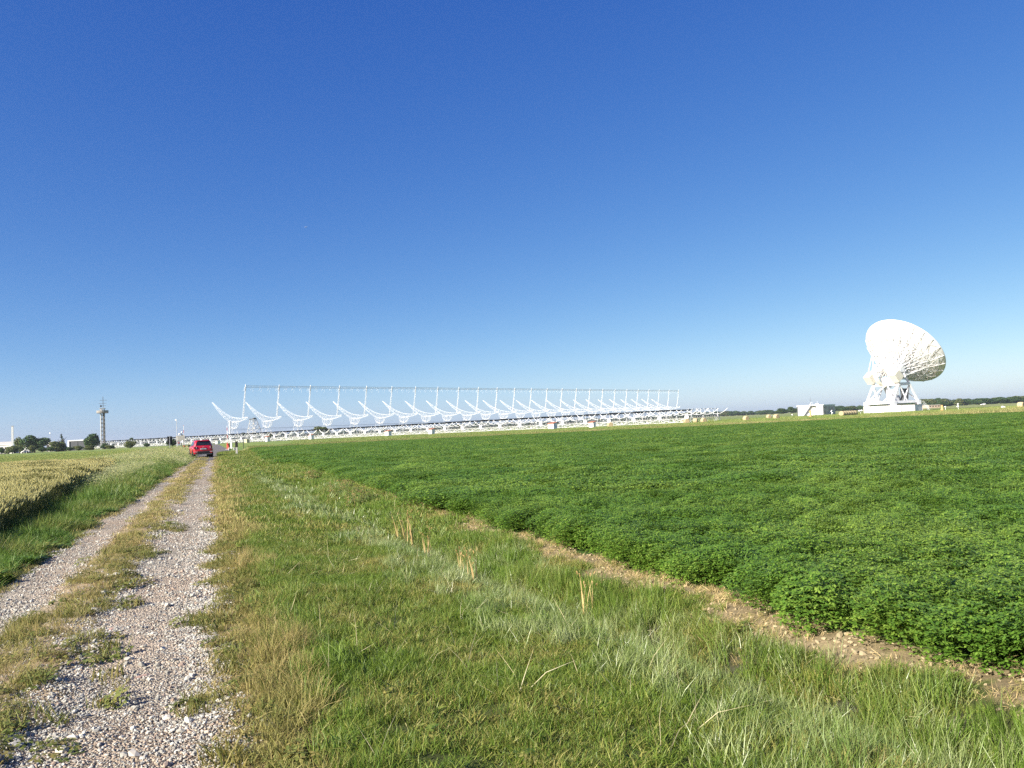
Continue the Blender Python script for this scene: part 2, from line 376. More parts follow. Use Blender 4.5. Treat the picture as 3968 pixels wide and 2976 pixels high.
def tuft_mesh(name, mat, n, rad, h, wd, lean=.5, bend=.4, seed=0, hv=.4, ear=0.0, earw=0.0, flat=0.0):
    """n tapering blades rooted in a disc of radius rad; optional seed heads"""
    g = np.random.default_rng(seed); V = []; Fc = []; T = []
    for i in range(n):
        r = rad * math.sqrt(g.random()); th = g.random() * 6.283
        b = np.array([r * math.cos(th), r * math.sin(th), -.01]); hh = h * (1 - hv + 2 * hv * g.random())
        la = g.random() * 6.283; ln = lean * g.random() + flat * g.random()
        d = np.array([math.cos(la) * math.sin(ln), math.sin(la) * math.sin(ln), math.cos(ln)])
        sd = g.random() * 6.283; side = np.array([math.cos(sd), math.sin(sd), 0]) * wd * (.6 + .8 * g.random()) / 2
        bd = np.array([math.cos(la), math.sin(la), -.35]) * bend * hh * g.random()
        p1 = b + d * hh * .55 + bd * .25; p2 = b + d * hh + bd
        o = len(V); t = g.random() * (.5 if ear else 1)
        V += [b - side, b + side, p1 - side * .8, p1 + side * .8, p2]; Fc += [(o, o + 1, o + 3, o + 2), (o + 2, o + 3, o + 4)]; T += [t] * 5
        if ear:
            o = len(V); dd = p2 - p1; dd /= np.linalg.norm(dd) + 1e-9; q = p2 + dd * ear * .5 + bd * .15; q2 = p2 + dd * ear * .8 + bd * .5
            s2 = side / (np.linalg.norm(side) + 1e-9) * earw
            V += [p2 - dd * ear * .2, q - s2, q + s2, q2]; Fc += [(o, o + 1, o + 3, o + 2)]; T += [.9 + .1 * t] * 4
            o = len(V); s3 = np.cross(s2, dd)
            V += [p2 - dd * ear * .2, q - s3, q + s3, q2]; Fc += [(o, o + 1, o + 3, o + 2)]; T += [.9 + .1 * t] * 4
    me = bpy.data.meshes.new(name); me.from_pydata([tuple(v) for v in V], [], Fc); me.materials.append(mat)
    a = me.attributes.new('tint', 'FLOAT', 'POINT'); a.data.foreach_set('value', np.array(T, np.float32)); me.update(); return me

def leafy_mesh(name, mat, n, rad, h, ls, seed=0, base=.15, fill=.5, stems=8):
    """leafy clump: small three-part leaves spread through a low dome"""
    g = np.random.default_rng(seed); V = []; Fc = []; T = []
    for i in range(n):
        r = rad * math.sqrt(g.random()); th = g.random() * 6.283
        top = h * (1 - .35 * (r / rad) ** 2)
        z = top * (1 - (g.random() ** 1.7) * (1 - base)) + .02 * h * g.normal()
        c = np.array([r * math.cos(th), r * math.sin(th), z]); t = g.random()
        az = g.random() * 6.283; tl = .75 * g.random()
        for k in range(3):
            a_ = az + (k - 1) * 1.5; d = np.array([math.cos(a_), math.sin(a_), -tl + .5 * (g.random() - .3)]); d /= np.linalg.norm(d)
            u = np.cross(d, [0, 0, 1]); u /= np.linalg.norm(u) + 1e-9; s = ls * (.7 + .6 * g.random())
            o = len(V); V += [c, c + d * s * .55 + u * s * .28, c + d * s, c + d * s * .55 - u * s * .28]; Fc.append((o, o + 1, o + 2, o + 3)); T += [t] * 4
    for i in range(stems):
        r = rad * .8 * math.sqrt(g.random()); th = g.random() * 6.283; b = np.array([r * math.cos(th), r * math.sin(th), 0]); e = b + np.array([g.normal() * .08 * h, g.normal() * .08 * h, h * .9]); w_ = ls * .045
        o = len(V); V += [b - [w_, 0, 0], b + [w_, 0, 0], e + [w_, 0, 0], e - [w_, 0, 0]]; Fc.append((o, o + 1, o + 2, o + 3)); T += [.5] * 4
    me = bpy.data.meshes.new(name); me.from_pydata([tuple(map(float, v)) for v in V], [], Fc); me.materials.append(mat)
    a = me.attributes.new('tint', 'FLOAT', 'POINT'); a.data.foreach_set('value', np.array(T, np.float32)); me.update(); return me

def in_view(x, y, m=2.5, k=.78): return (np.abs(x) < k * y + m) & (y > 1.0)
class Bag:
    def __init__(s): s.p = []; s.r = []; s.s = []; s.i = []
    def add(s, x, y, scl, idx, tilt=.08, z=0.0, sz=None):
        n = len(x); zz = zt(x, y) + z
        s.p.append(np.stack([x, y, zz], 1)); s.r.append(np.stack([RNG.normal(0, tilt, n), RNG.normal(0, tilt, n), RNG.random(n) * 6.283], 1))
        sc = np.stack([scl, scl, scl if sz is None else sz], 1); s.s.append(sc); s.i.append(idx)
    def out(s): return np.concatenate(s.p), np.concatenate(s.r), np.concatenate(s.s), np.concatenate(s.i)
def sample(w0, w1, y0, y1, dens, mask=None, margin=2.5):
    """random points between the lateral offsets w0..w1 and depths y0..y1, dens per square metre"""
    n = int((w1 - w0) * (y1 - y0) * dens); w = w0 + (w1 - w0) * RNG.random(n); y = y0 + (y1 - y0) * RNG.random(n); x = w - TS * y
    ok = in_view(x, y, margin)
    if mask is not None: ok &= mask(w, x, y)
    return x[ok], y[ok], w[ok]
def pick(n, a, b): return RNG.integers(a, b, n)

# --- lucerne field
ALF = leafmat('lucerne_leaf', (.068, .155, .016), (.156, .288, .036), (.22, .33, .05), dry=.57, scale=.35, rough=.5, trans=.32, spec=.35)
src = [leafy_mesh('lucerne_a%d' % k, ALF, 330, .24, .43, .030, seed=k, stems=4) for k in range(4)]
src += [leafy_mesh('lucerne_b%d' % k, ALF, 420, .62, .43, .055, seed=10 + k, base=.35, stems=0) for k in range(3)]
src += [leafy_mesh('lucerne_c%d' % k, ALF, 800, 1.7, .42, .11, seed=20 + k, base=.5, stems=0) for k in range(3)]
B = Bag()
am = lambda w, x, y: (w > alf_w(y) + .05) & (y < alf_far(x))
x, y, w = sample(4.3, 32, 2.5, 17, 26, am); B.add(x, y, .75 + .5 * RNG.random(len(x)), pick(len(x), 0, 4), .12, sz=.74 + .20 * RNG.random(len(x)) + .08 * wob(x, y, 1.3))
x, y, w = sample(4.3, 70, 16, 46, 5.4, am); B.add(x, y, .8 + .4 * RNG.random(len(x)), pick(len(x), 4, 7), .08, sz=.76 + .24 * RNG.random(len(x)) + .07 * wob(x, y, .8))
x, y, w = sample(4.3, 200, 44, 150, .8, am, 6); B.add(x, y, .8 + .4 * RNG.random(len(x)), pick(len(x), 7, 10), .02, sz=.9 + .2 * RNG.random(len(x)))
x, y, w = sample(4.3, 9, 16, 60, 14, lambda w, x, y: am(w, x, y) & (w < alf_w(y) + .8)); B.add(x, y, .8 + .4 * RNG.random(len(x)), pick(len(x), 0, 4), .12, sz=.72 + .2 * RNG.random(len(x)))
x, y, w = sample(4.6, 70, 5, 60, .12, am); B.add(x, y, .9 + .3 * RNG.random(len(x)), pick(len(x), 0, 4), .3, sz=.98 + .15 * RNG.random(len(x)))
gn_scatter('lucerne_field', *B.out(), src, 'dense dark green lucerne crop filling the big field beside the track', 'crop')

# --- mown verge between track and lucerne
GR = leafmat('verge_grass', (.066, .132, .013), (.215, .300, .038), (.34, .30, .09), dry=.60, scale=.8, rough=.5, trans=.3, spec=.4)
FRESH = leafmat('fresh_grass', (.082, .165, .018), (.21, .31, .045), (.27, .31, .08), dry=.62, scale=.8, rough=.5, trans=.32, spec=.4)
STRAW = leafmat('straw_stem', (.42, .36, .19), (.60, .56, .38), (.34, .24, .10), dry=.62, scale=.7, rough=.45, trans=.15, spec=.5)
SILV = leafmat('glare_pale_ditch_grass', (.13, .20, .04), (.48, .52, .25), (.13, .21, .04), dry=.57, scale=.9, rough=.38, trans=.2, spec=.6)  # pale end of the tint paints sun glare on the ditch stalks
src = [tuft_mesh('g%d' % k, GR, 84, .10, .080, .0042, .75, .6, k) for k in range(5)]                       # 0-4 near, short
src += [tuft_mesh('t%d' % k, FRESH, 60, .10, .165, .0042, .4, .5, 10 + k) for k in range(3)]                    # 5-7 near, taller
src += [tuft_mesh('m%d' % k, GR, 120, .26, .08, .0095, .7, .5, 20 + k) for k in range(3)]                     # 8-10 mid
src += [tuft_mesh('f%d' % k, GR, 120, .55, .10, .025, .6, .5, 30 + k) for k in range(3)]                      # 11-13 far
src += [tuft_mesh('s%d' % k, STRAW, 4, .06, .22, .0032, 1.0, .6, 40 + k, flat=.5) for k in range(3)]          # 14-16 dead stems
src += [tuft_mesh('d%d' % k, SILV, 40, .09, .165, .0036, .5, .3, 50 + k) for k in range(3)]                 # 17-19 ditch near
src += [tuft_mesh('e%d' % k, SILV, 80, .26, .15, .009, .45, .3, 60 + k) for k in range(3)]                  # 20-22 ditch mid
src += [leafy_mesh('w%d' % k, GR, 34, .09, .05, .028, seed=70 + k, stems=0) for k in range(2)]
src += [tuft_mesh('x%d' % k, FRESH, 100, .26, .15, .0095, .45, .5, 80 + k) for k in range(3)]                  # 25-27 fresh, mid distance
#               # 23-24 broad-leaved weeds
B = Bag()
gm_ = lambda w, x, y: (w > .40 + .16 * wob(x, y, 1.7) + .1 * np.exp(-(y - 4) / 4)) & (w < alf_w(y) - .36 + .14 * wob(x, y, 2.1, 2.)) & (RNG.random(len(w)) < .74 + .35 * wob(x, y, 1.1, .7) + .35 * wob(x, y, 3.7, .3) + .25 * wob(x, y, 8.3, 1.3))
dm = lambda w, x, y: gm_(w, x, y) & (np.abs(w - ditch_w(y) + .25) < .95 + .4 * wob(x, y, .8, 2.)) & (RNG.random(len(w)) < .75 + .5 * wob(x, y, 1.9, 3.3) + .3 * wob(x, y, 5.3, .9))
def hs(x, y): return .75 + .28 * wob(x, y, 1.4, 5.) + .15 * wob(x, y, 4.3, 1.) + .3 * RNG.random(len(x))
x, y, w = sample(.0, 5.2, 3, 13, 240, gm_, 1.0); B.add(x, y, .7 + .6 * RNG.random(len(x)), pick(len(x), 0, 5), .2, sz=hs(x, y))
x, y, w = sample(.0, 5.2, 3, 13, 60, lambda w, x, y: gm_(w, x, y) & ((w > ditch_w(y) + .15) | ((w < .8) & (RNG.random(len(w)) < .35))) & (w < alf_w(y) - .55), 1.0); B.add(x, y, .7 + .6 * RNG.random(len(x)), pick(len(x), 5, 8), .2, sz=hs(x, y) * (1 + .5 * (w > 2)))
x, y, w = sample(.0, 5.2, 3, 13, 95, dm, 1.0); B.add(x, y, .7 + .6 * RNG.random(len(x)), pick(len(x), 17, 20), .25, sz=hs(x, y) * 1.05)
x, y, w = sample(.0, 5.2, 12, 32, 60, gm_); B.add(x, y, .7 + .6 * RNG.random(len(x)), pick(len(x), 8, 11), .15, sz=hs(x, y))
x, y, w = sample(.0, 5.6, 12, 60, 26, lambda w, x, y: gm_(w, x, y) & (w > ditch_w(y) + .2) & (w < alf_w(y) - .6)); B.add(x, y, .7 + .6 * RNG.random(len(x)), pick(len(x), 25, 28), .15, sz=hs(x, y))
x, y, w = sample(.0, 5.2, 12, 85, 17, dm); B.add(x, y, .7 + .6 * RNG.random(len(x)), pick(len(x), 20, 23), .2, sz=hs(x, y))
x, y, w = sample(.0, 6.2, 30, 105, 14, gm_); B.add(x, y, .7 + .6 * RNG.random(len(x)), pick(len(x), 11, 14), .1, sz=hs(x, y) * 1.2)
x, y, w = sample(.3, 5.0, 3, 24, 7, gm_, 1.0); B.add(x, y, .7 + .6 * RNG.random(len(x)), pick(len(x), 14, 17), .5)
x, y, w = sample(.3, 4.6, 3, 14, 4, gm_, 1.0); B.add(x, y, .7 + .6 * RNG.random(len(x)), pick(len(x), 23, 25), .2)
gn_scatter('verge_grass', *B.out(), src, 'mown green grass with pale straw and glare-tinted stems between the track and the lucerne', 'grass')

# --- dry low growth on the track and at its edges
DRY = leafmat('dry_grass', (.19, .20, .05), (.38, .34, .12), (.42, .33, .14), dry=.56, scale=1.1, rough=.6, trans=.25, spec=.3)
TW = leafmat('track_weed', (.10, .14, .03), (.22, .22, .05), (.27, .22, .07), dry=.6, scale=1.5, rough=.6, trans=.25, spec=.3)
src = [tuft_mesh('dg%d' % k, DRY, 50, .09, .055, .0045, .9, .6, 100 + k) for k in range(4)]                  # 0-3
src += [tuft_mesh('dt%d' % k, DRY, 60, .11, .13, .0034, .7, .6, 110 + k) for k in range(3)]                  # 4-6
src += [tuft_mesh('dm%d' % k, DRY, 70, .24, .06, .011, .8, .5, 120 + k) for k in range(3)]                  # 7-9
src += [tuft_mesh('df%d' % k, DRY, 80, .4, .07, .02, .7, .5, 130 + k) for k in range(2)]                   # 10-11
src += [leafy_mesh('tw%d' % k, TW, 26, .10, .05, .03, seed=140 + k, stems=0) for k in range(3)]             # 12-14
STUB = leafmat('stubble', (.40, .30, .14), (.66, .53, .28), (.44, .33, .15), dry=.6, scale=2, rough=.6, trans=.15, spec=.3)
src += [tuft_mesh('tg%d' % k, TW, 40, .10, .10, .006, .7, .5, 150 + k) for k in range(3)]
src += [tuft_mesh('stub%d' % k, STUB, 26, .12, .075, .006, 1.1, .3, 160 + k, flat=.5) for k in range(3)]
#                   # 15-17
B = Bag()
mid = lambda w, x, y: (np.abs(w + 1.45 + .12 * np.exp(-(y - 5) / 6)) < .32 + .10 * wob(x, y, 2.6) + .12 * wob(x, y, .7, 1.)) & (RNG.random(len(w)) < .5 + .6 * wob(x, y, 3.1) + .5 * np.exp(-(y - 4) / 2))
edg = lambda w, x, y: (w > -.12 + .25 * wob(x, y, 1.9, .3)) & (w < .52 + .15 * wob(x, y, 1.5)) & (RNG.random(len(w)) < .55 + .5 * wob(x, y, 2.4, 1.) + .8 * np.clip(w, 0, 1))
ledg = lambda w, x, y: (w < -2.62 + .15 * wob(x, y, 1.7)) & (w > -3.3) & (RNG.random(len(w)) < .75)
strip = lambda w, x, y: (w > alf_w(y) - .62 + .1 * wob(x, y, 2.)) & (w < alf_w(y) + .1) & (RNG.random(len(w)) < .35 + .45 * wob(x, y, 2.4, 1.))
for fn, a, b, dn in ((mid, -2.5, -.6, 120), (edg, -.7, 1.0, 210), (ledg, -3.4, -2.2, 90)):
    x, y, w = sample(a, b, 3, 14, dn, fn, 1.0); n = len(x); id_ = np.where(RNG.random(n) < .22, pick(n, 15, 18), pick(n, 0, 4)); B.add(x, y, .7 + .6 * RNG.random(n), id_, .25, sz=hs(x, y))
    x, y, w = sample(a, b, 3, 14, dn * .14, fn, 1.0); B.add(x, y, .6 + .7 * RNG.random(len(x)), pick(len(x), 12, 15), .15)
    x, y, w = sample(a, b, 13, 34, dn * .3, fn); n = len(x); B.add(x, y, .7 + .6 * RNG.random(n), pick(n, 7, 10), .15, sz=hs(x, y))
    x, y, w = sample(a, b, 33, 80, dn * .09, fn); n = len(x); B.add(x, y, .7 + .6 * RNG.random(n), pick(n, 10, 12), .1, sz=hs(x, y))
x, y, w = sample(-.1, 1.2, 3, 15, 62, lambda w, x, y: (w > .22 + .1 * wob(x, y, 2.)) & (w < .62 + .2 * wob(x, y, 1.1, 2.)) & (wob(x, y, .9, 4.) > -.25)); B.add(x, y, .7 + .6 * RNG.random(len(x)), pick(len(x), 4, 7), .2, sz=1.25 * hs(x, y))
x, y, w = sample(-.1, 1.1, 14, 60, 22, lambda w, x, y: (w > .05) & (w < .7)); B.add(x, y, .7 + .6 * RNG.random(len(x)), pick(len(x), 7, 10), .2, sz=hs(x, y) * 1.9)
x, y, w = sample(-2.4, -1.2, 3, 20, 40, lambda w, x, y: mid(w, x, y) & (w < -1.4)); B.add(x, y, .7 + .6 * RNG.random(len(x)), pick(len(x), 4, 7), .2, sz=.8 * hs(x, y))
x, y, w = sample(3.8, 5.6, 3, 60, 320, strip, 1.0); n = len(x); B.add(x, y, .4 + .4 * RNG.random(n), np.where(RNG.random(n) < .6, pick(n, 18, 21), pick(n, 0, 4)), .5, sz=.9 * hs(x, y))
wc_ = [(-1.02, 4.75, .22), (-.84, 5.6, .20), (-1.05, 6.4, .26), (-.95, 8.2, .2), (-1.12, 9.6, .3), (-.2, 5.1, .12), (-.3, 7.4, .14), (-1.15, 12.0, .35), (-1.0, 15.5, .4)]
wp = lambda w, x, y: np.max([np.exp(-((w - a) / (r * .8)) ** 2 - ((y - b) / (r * 1.6)) ** 2) for a, b, r in wc_], 0) > RNG.random(len(w)) * .9 + .1
x, y, w = sample(-1.6, 0.1, 3.6, 17, 60, wp, 1.0); n = len(x); B.add(x, y, .7 + .6 * RNG.random(n), np.where(RNG.random(n) < .5, pick(n, 12, 15), pick(n, 15, 18)), .2, sz=.7 + .5 * RNG.random(n))
gn_scatter('track_growth', *B.out(), src, 'dry yellow grass and weeds on the track crown and edges', 'grass')

# --- left verge, lush then tall and pale further on
LG = leafmat('lush_grass', (.06, .14, .018), (.15, .24, .036), (.26, .27, .07), dry=.62, scale=.5, rough=.5, trans=.3, spec=.35)
PG = leafmat('tall_pale_grass', (.20, .30, .065), (.40, .47, .16), (.58, .58, .32), dry=.60, scale=.4, rough=.55, trans=.3, spec=.3)
src = [tuft_mesh('lg%d' % k, LG, 55, .15, .30, .009, .45, .6, 200 + k) for k in range(4)]
src += [leafy_mesh('ll%d' % k, LG, 60, .18, .20, .05, seed=210 + k) for k in range(2)]
src += [tuft_mesh('lm%d' % k, LG, 70, .35, .36, .02, .4, .6, 220 + k) for k in range(3)]
src += [tuft_mesh('pg%d' % k, PG, 60, .35, .62, .012, .3, .5, 230 + k, ear=.10, earw=.011) for k in range(3)]
src += [tuft_mesh('pf%d' % k, PG, 80, .7, .60, .03, .3, .5, 240 + k, ear=.14, earw=.02) for k in range(2)]
B = Bag()
lm = lambda w, x, y: (w < -2.8 + .2 * wob(x, y, 1.3)) & (w > cereal_w(y) - .1)
lsz = lambda w, x, y: (.45 + .65 * sstep(-2.8, -3.7, w)) * (.8 + .35 * wob(x, y, 1.5) + .3 * RNG.random(len(x)))
x, y, w = sample(-5.4, -2.6, 8, 24, 62, lm); B.add(x, y, .7 + .6 * RNG.random(len(x)), pick(len(x), 0, 6), .2, sz=lsz(w, x, y))
x, y, w = sample(-7.4, -2.6, 22, 62, 20, lm); B.add(x, y, .7 + .6 * RNG.random(len(x)), pick(len(x), 6, 9), .15, sz=lsz(w, x, y))
tm = lambda w, x, y: (w < -3.4 + .25 * wob(x, y, .6)) & (w > cereal_w(y) - .4) & (RNG.random(len(w)) < sstep(22, 48, y) * (.4 + .6 * sstep(-3.4, -5., w)))
x, y, w = sample(-8, -2.8, 22, 62, 9, tm); B.add(x, y, .7 + .6 * RNG.random(len(x)), pick(len(x), 9, 12), .12, sz=(.3 + .6 * sstep(-3., -4.8, w)) * (.7 + .4 * RNG.random(len(x))))
x, y, w = sample(-9.5, -2.6, 54, 110, 4, lambda w, x, y: w < -2.9); B.add(x, y, .7 + .6 * RNG.random(len(x)), pick(len(x), 12, 14), .1, sz=(.3 + .7 * sstep(-2.8, -4.4, w)) * (.8 + .4 * RNG.random(len(x))))
gn_scatter('roadside_grass', *B.out(), src, 'lush green roadside grass between the track and the cereal field', 'grass')

# --- cereal field on the left
WH = leafmat('cereal_straw', (.11, .125, .03), (.27, .26, .085), (.62, .58, .28), dry=.585, scale=.6, rough=.55, trans=.25, spec=.3, dw=.05)
WG = leafmat('shaded_cereal_leaf', (.045, .075, .02), (.09, .115, .03), (.14, .14, .04), dry=.65, scale=.8, rough=.55, trans=.25, spec=.3)  # dark greens paint the shaded face of the crop edge
src = [tuft_mesh('wh%d' % k, WH, 34, .18, .80, .005, .18, .12, 300 + k, hv=.08, ear=.13, earw=.015) for k in range(4)]
src += [tuft_mesh('wg%d' % k, WG, 40, .18, .62, .010, .3, .4, 310 + k, hv=.2) for k in range(2)]
src += [tuft_mesh('wf%d' % k, WH, 70, .5, .80, .014, .16, .1, 320 + k, hv=.06, ear=.16, earw=.024) for k in range(3)]
B = Bag()
wm = lambda w, x, y: (w < cereal_w(y) + .06 * wob(x, y, 1.4)) & (y < 60 + .5 * wob(x, y, 1))
x, y, w = sample(-22, -4.2, 12, 30, 16, wm); B.add(x, y, .8 + .4 * RNG.random(len(x)), pick(len(x), 0, 4), .06, sz=.92 + .12 * RNG.random(len(x)) + .03 * wob(x, y, .6))
x, y, w = sample(-9, -4.2, 12, 50, 16, lambda w, x, y: wm(w, x, y) & (w > cereal_w(y) - 1.6)); B.add(x, y, .8 + .4 * RNG.random(len(x)), pick(len(x), 4, 6), .1)
x, y, w = sample(-42, -4.8, 28, 61, 5, wm); B.add(x, y, .8 + .4 * RNG.random(len(x)), pick(len(x), 6, 9), .05, sz=.92 + .12 * RNG.random(len(x)) + .03 * wob(x, y, .6))
gn_scatter('cereal_field', *B.out(), src, 'ripening golden cereal crop with shade-darkened stems facing the track', 'crop')

# --- green crop behind the cereal, dry strip and meadow behind the lucerne
GC = leafmat('green_crop', (.18, .28, .055), (.33, .42, .12), (.42, .47, .17), dry=.57, scale=.12, rough=.6, trans=.3, spec=.25)
src = [tuft_mesh('gc%d' % k, GC, 110, 1.2, .56, .035, .3, .4, 400 + k, hv=.2, ear=.14, earw=.02) for k in range(3)]
B = Bag()
x, y, w = sample(-150, -5.5, 54, 200, .9, lambda w, x, y: (w < -7.2) & (y < 196 + .12 * (x + 120)) & (y > 61 + .6 * wob(x, y, 1)), 8); B.add(x, y, .8 + .4 * RNG.random(len(x)), pick(len(x), 0, 3), .04, sz=.8 + .3 * RNG.random(len(x)) + .12 * wob(x, y, .3))
gn_scatter('green_crop', *B.out(), src, 'pale green crop field behind the golden cereal', 'crop')
DS = leafmat('dry_strip_grass', (.32, .30, .12), (.50, .45, .22), (.26, .30, .10), dry=.56, scale=.2, rough=.6, trans=.25, spec=.25)
MG = leafmat('meadow_grass', (.11, .19, .035), (.22, .30, .07), (.32, .33, .12), dry=.58, scale=.08, rough=.6, trans=.25, spec=.25)
src = [tuft_mesh('ds%d' % k, DS, 110, 1.3, .50, .035, .3, .4, 500 + k, hv=.25, ear=.12, earw=.02) for k in range(3)]
src += [tuft_mesh('mg%d' % k, MG, 120, 2.0, .34, .06, .5, .4, 510 + k, hv=.3) for k in range(3)]
B = Bag()
x, y, w = sample(-20, 260, 80, 190, .6, lambda w, x, y: (y > alf_far(x) - .5) & (y < alf_far(x) + 13 + 5 * wob(x, y, .1) + .06 * np.clip(x, 0, 100)) & (w > 5), 8); B.add(x, y, .8 + .4 * RNG.random(len(x)), pick(len(x), 0, 3), .04, sz=.7 + .5 * RNG.random(len(x)) + .5 * sstep(70, 120, x / np.maximum(y, 1) * 200))
x, y, w = sample(-20, 420, 100, 345, .22, lambda w, x, y: (y > alf_far(x) + 8) & (w > -1 + .1 * y), 8); B.add(x, y, .8 + .4 * RNG.random(len(x)), pick(len(x), 3, 6), .03, sz=.6 + .8 * RNG.random(len(x)))
gn_scatter('meadow_grass', *B.out(), src, 'rough meadow with a dry straw coloured border behind the lucerne', 'grass')

# --- gravel
def stone_mesh(name, mat, seed):
    g = np.random.default_rng(seed); bm = bmesh.new(); bmesh.ops.create_icosphere(bm, subdivisions=1, radius=1.0)
    for _ in range(3):
        n = Vector(g.normal(size=3)).normalized(); d = .45 + .3 * g.random()
        for v in bm.verts:
            k = v.co.dot(n)
            if k > d: v.co -= n * (k - d)
    for v in bm.verts: v.co = Vector((v.co.x * (1 + .2 * g.random()), v.co.y * .8, v.co.z * .62)) + Vector(g.normal(size=3)) * .06
    me = bpy.data.meshes.new(name); bm.to_mesh(me); bm.free(); me.materials.append(mat); return me
def stonemat(name, a, b, c_):
    m = bpy.data.materials.new(name); m.use_nodes = True; nt = m.node_tree; p = nt.nodes['Principled BSDF']; p.inputs['Roughness'].default_value = .8
    p.inputs['Specular IOR Level'].default_value = .3
    oi = nd(nt, 'ShaderNodeObjectInfo'); r = nd(nt, 'ShaderNodeValToRGB'); e = r.color_ramp.elements
    e[0].color = (*a, 1); e[1].color = (*c_, 1); e[1].position = .93; k = e.new(.5); k.color = (*b, 1); k = e.new(.85); k.color = (*[min(1, q * 1.45) for q in b], 1)
    nt.links.new(oi.outputs['Random'], r.inputs[0]); nt.links.new(r.outputs[0], p.inputs['Base Color']); return m
ST = stonemat('gravel_stone', (.22, .21, .18), (.39, .375, .325), (.33, .25, .19))
src = [stone_mesh('st%d' % k, ST, 600 + k) for k in range(8)]
B = Bag()
rut = lambda w, x, y: (((w > -2.65 + .1 * wob(x, y, 2)) & (w < -1.85 + .12 * wob(x, y, 2.4, 1))) | ((w > -1.35 + .2 * wob(x, y, 1.7)) & (w < .2 + .3 * wob(x, y, 1.9, .3))))
def gd(w, x, y): return rut(w, x, y) & (RNG.random(len(w)) < .22 + .22 * wob(x, y, 1.6, 2.) + .6 * np.exp(-((w + .10 + .012 * y) / .20) ** 2) + .35 * np.exp(-((w + 1.15) / .2) ** 2) + .25 * wob(x, y, 5., 1.) + .25 * np.exp(-(y - 3.5) / 1.5))
def sz(n, a): return a * (.5 + RNG.gamma(2.0, .28, n))
x, y, w = sample(-2.8, .7, 3.4, 8.5, 4200, gd, .6); B.add(x, y, sz(len(x), .0075), pick(len(x), 0, 8), .3, .003)
x, y, w = sample(-2.8, .7, 8, 15, 1300, gd, .6); B.add(x, y, sz(len(x), .0115), pick(len(x), 0, 8), .3, .004)
x, y, w = sample(-2.8, .7, 14, 30, 190, gd, .6); B.add(x, y, sz(len(x), .016), pick(len(x), 0, 8), .3, .005)
x, y, w = sample(-2.8, .5, 3.4, 12, 34, rut, .6); B.add(x, y, sz(len(x), .017), pick(len(x), 0, 8), .3, .006)
x, y, w = sample(-2.1, -1.1, 3.6, 12, 700, lambda w, x, y: RNG.random(len(w)) < .6 + .4 * wob(x, y, 4.), .6); B.add(x, y, sz(len(x), .008), pick(len(x), 0, 8), .3, .003)
gn_scatter('gravel', *B.out(), src, 'loose grey gravel stones in the wheel ruts', 'gravel')
CL = stonemat('soil_clod', (.17, .135, .08), (.26, .21, .125), (.36, .30, .18))
src = [stone_mesh('clod%d' % k, CL, 650 + k) for k in range(5)]
B = Bag()
cm_ = lambda w, x, y: (w > alf_w(y) - .45 + .1 * wob(x, y, 2.)) & (w < alf_w(y) + .12) & (RNG.random(len(w)) < .55 + .5 * wob(x, y, 3.3, 1.))
x, y, w = sample(3.8, 5.4, 3.5, 14, 420, cm_, .6); B.add(x, y, sz(len(x), .016), pick(len(x), 0, 5), .4, .003)
x, y, w = sample(3.8, 5.6, 13, 40, 60, cm_, .6); B.add(x, y, sz(len(x), .03), pick(len(x), 0, 5), .4, .003)
gn_scatter('soil_clods', *B.out(), src, 'crumbly brown soil clods on the bare strip along the lucerne', 'soil')
# SECTION2
# ------------------------------------------------------------------ long lines of the array
A_NS = math.radians(38.9); A_EW = math.radians(38.0)
G0 = FARZ                                            # ground level out there
def za(z): return z - G0                             # a measured height over my datum -> height over that ground

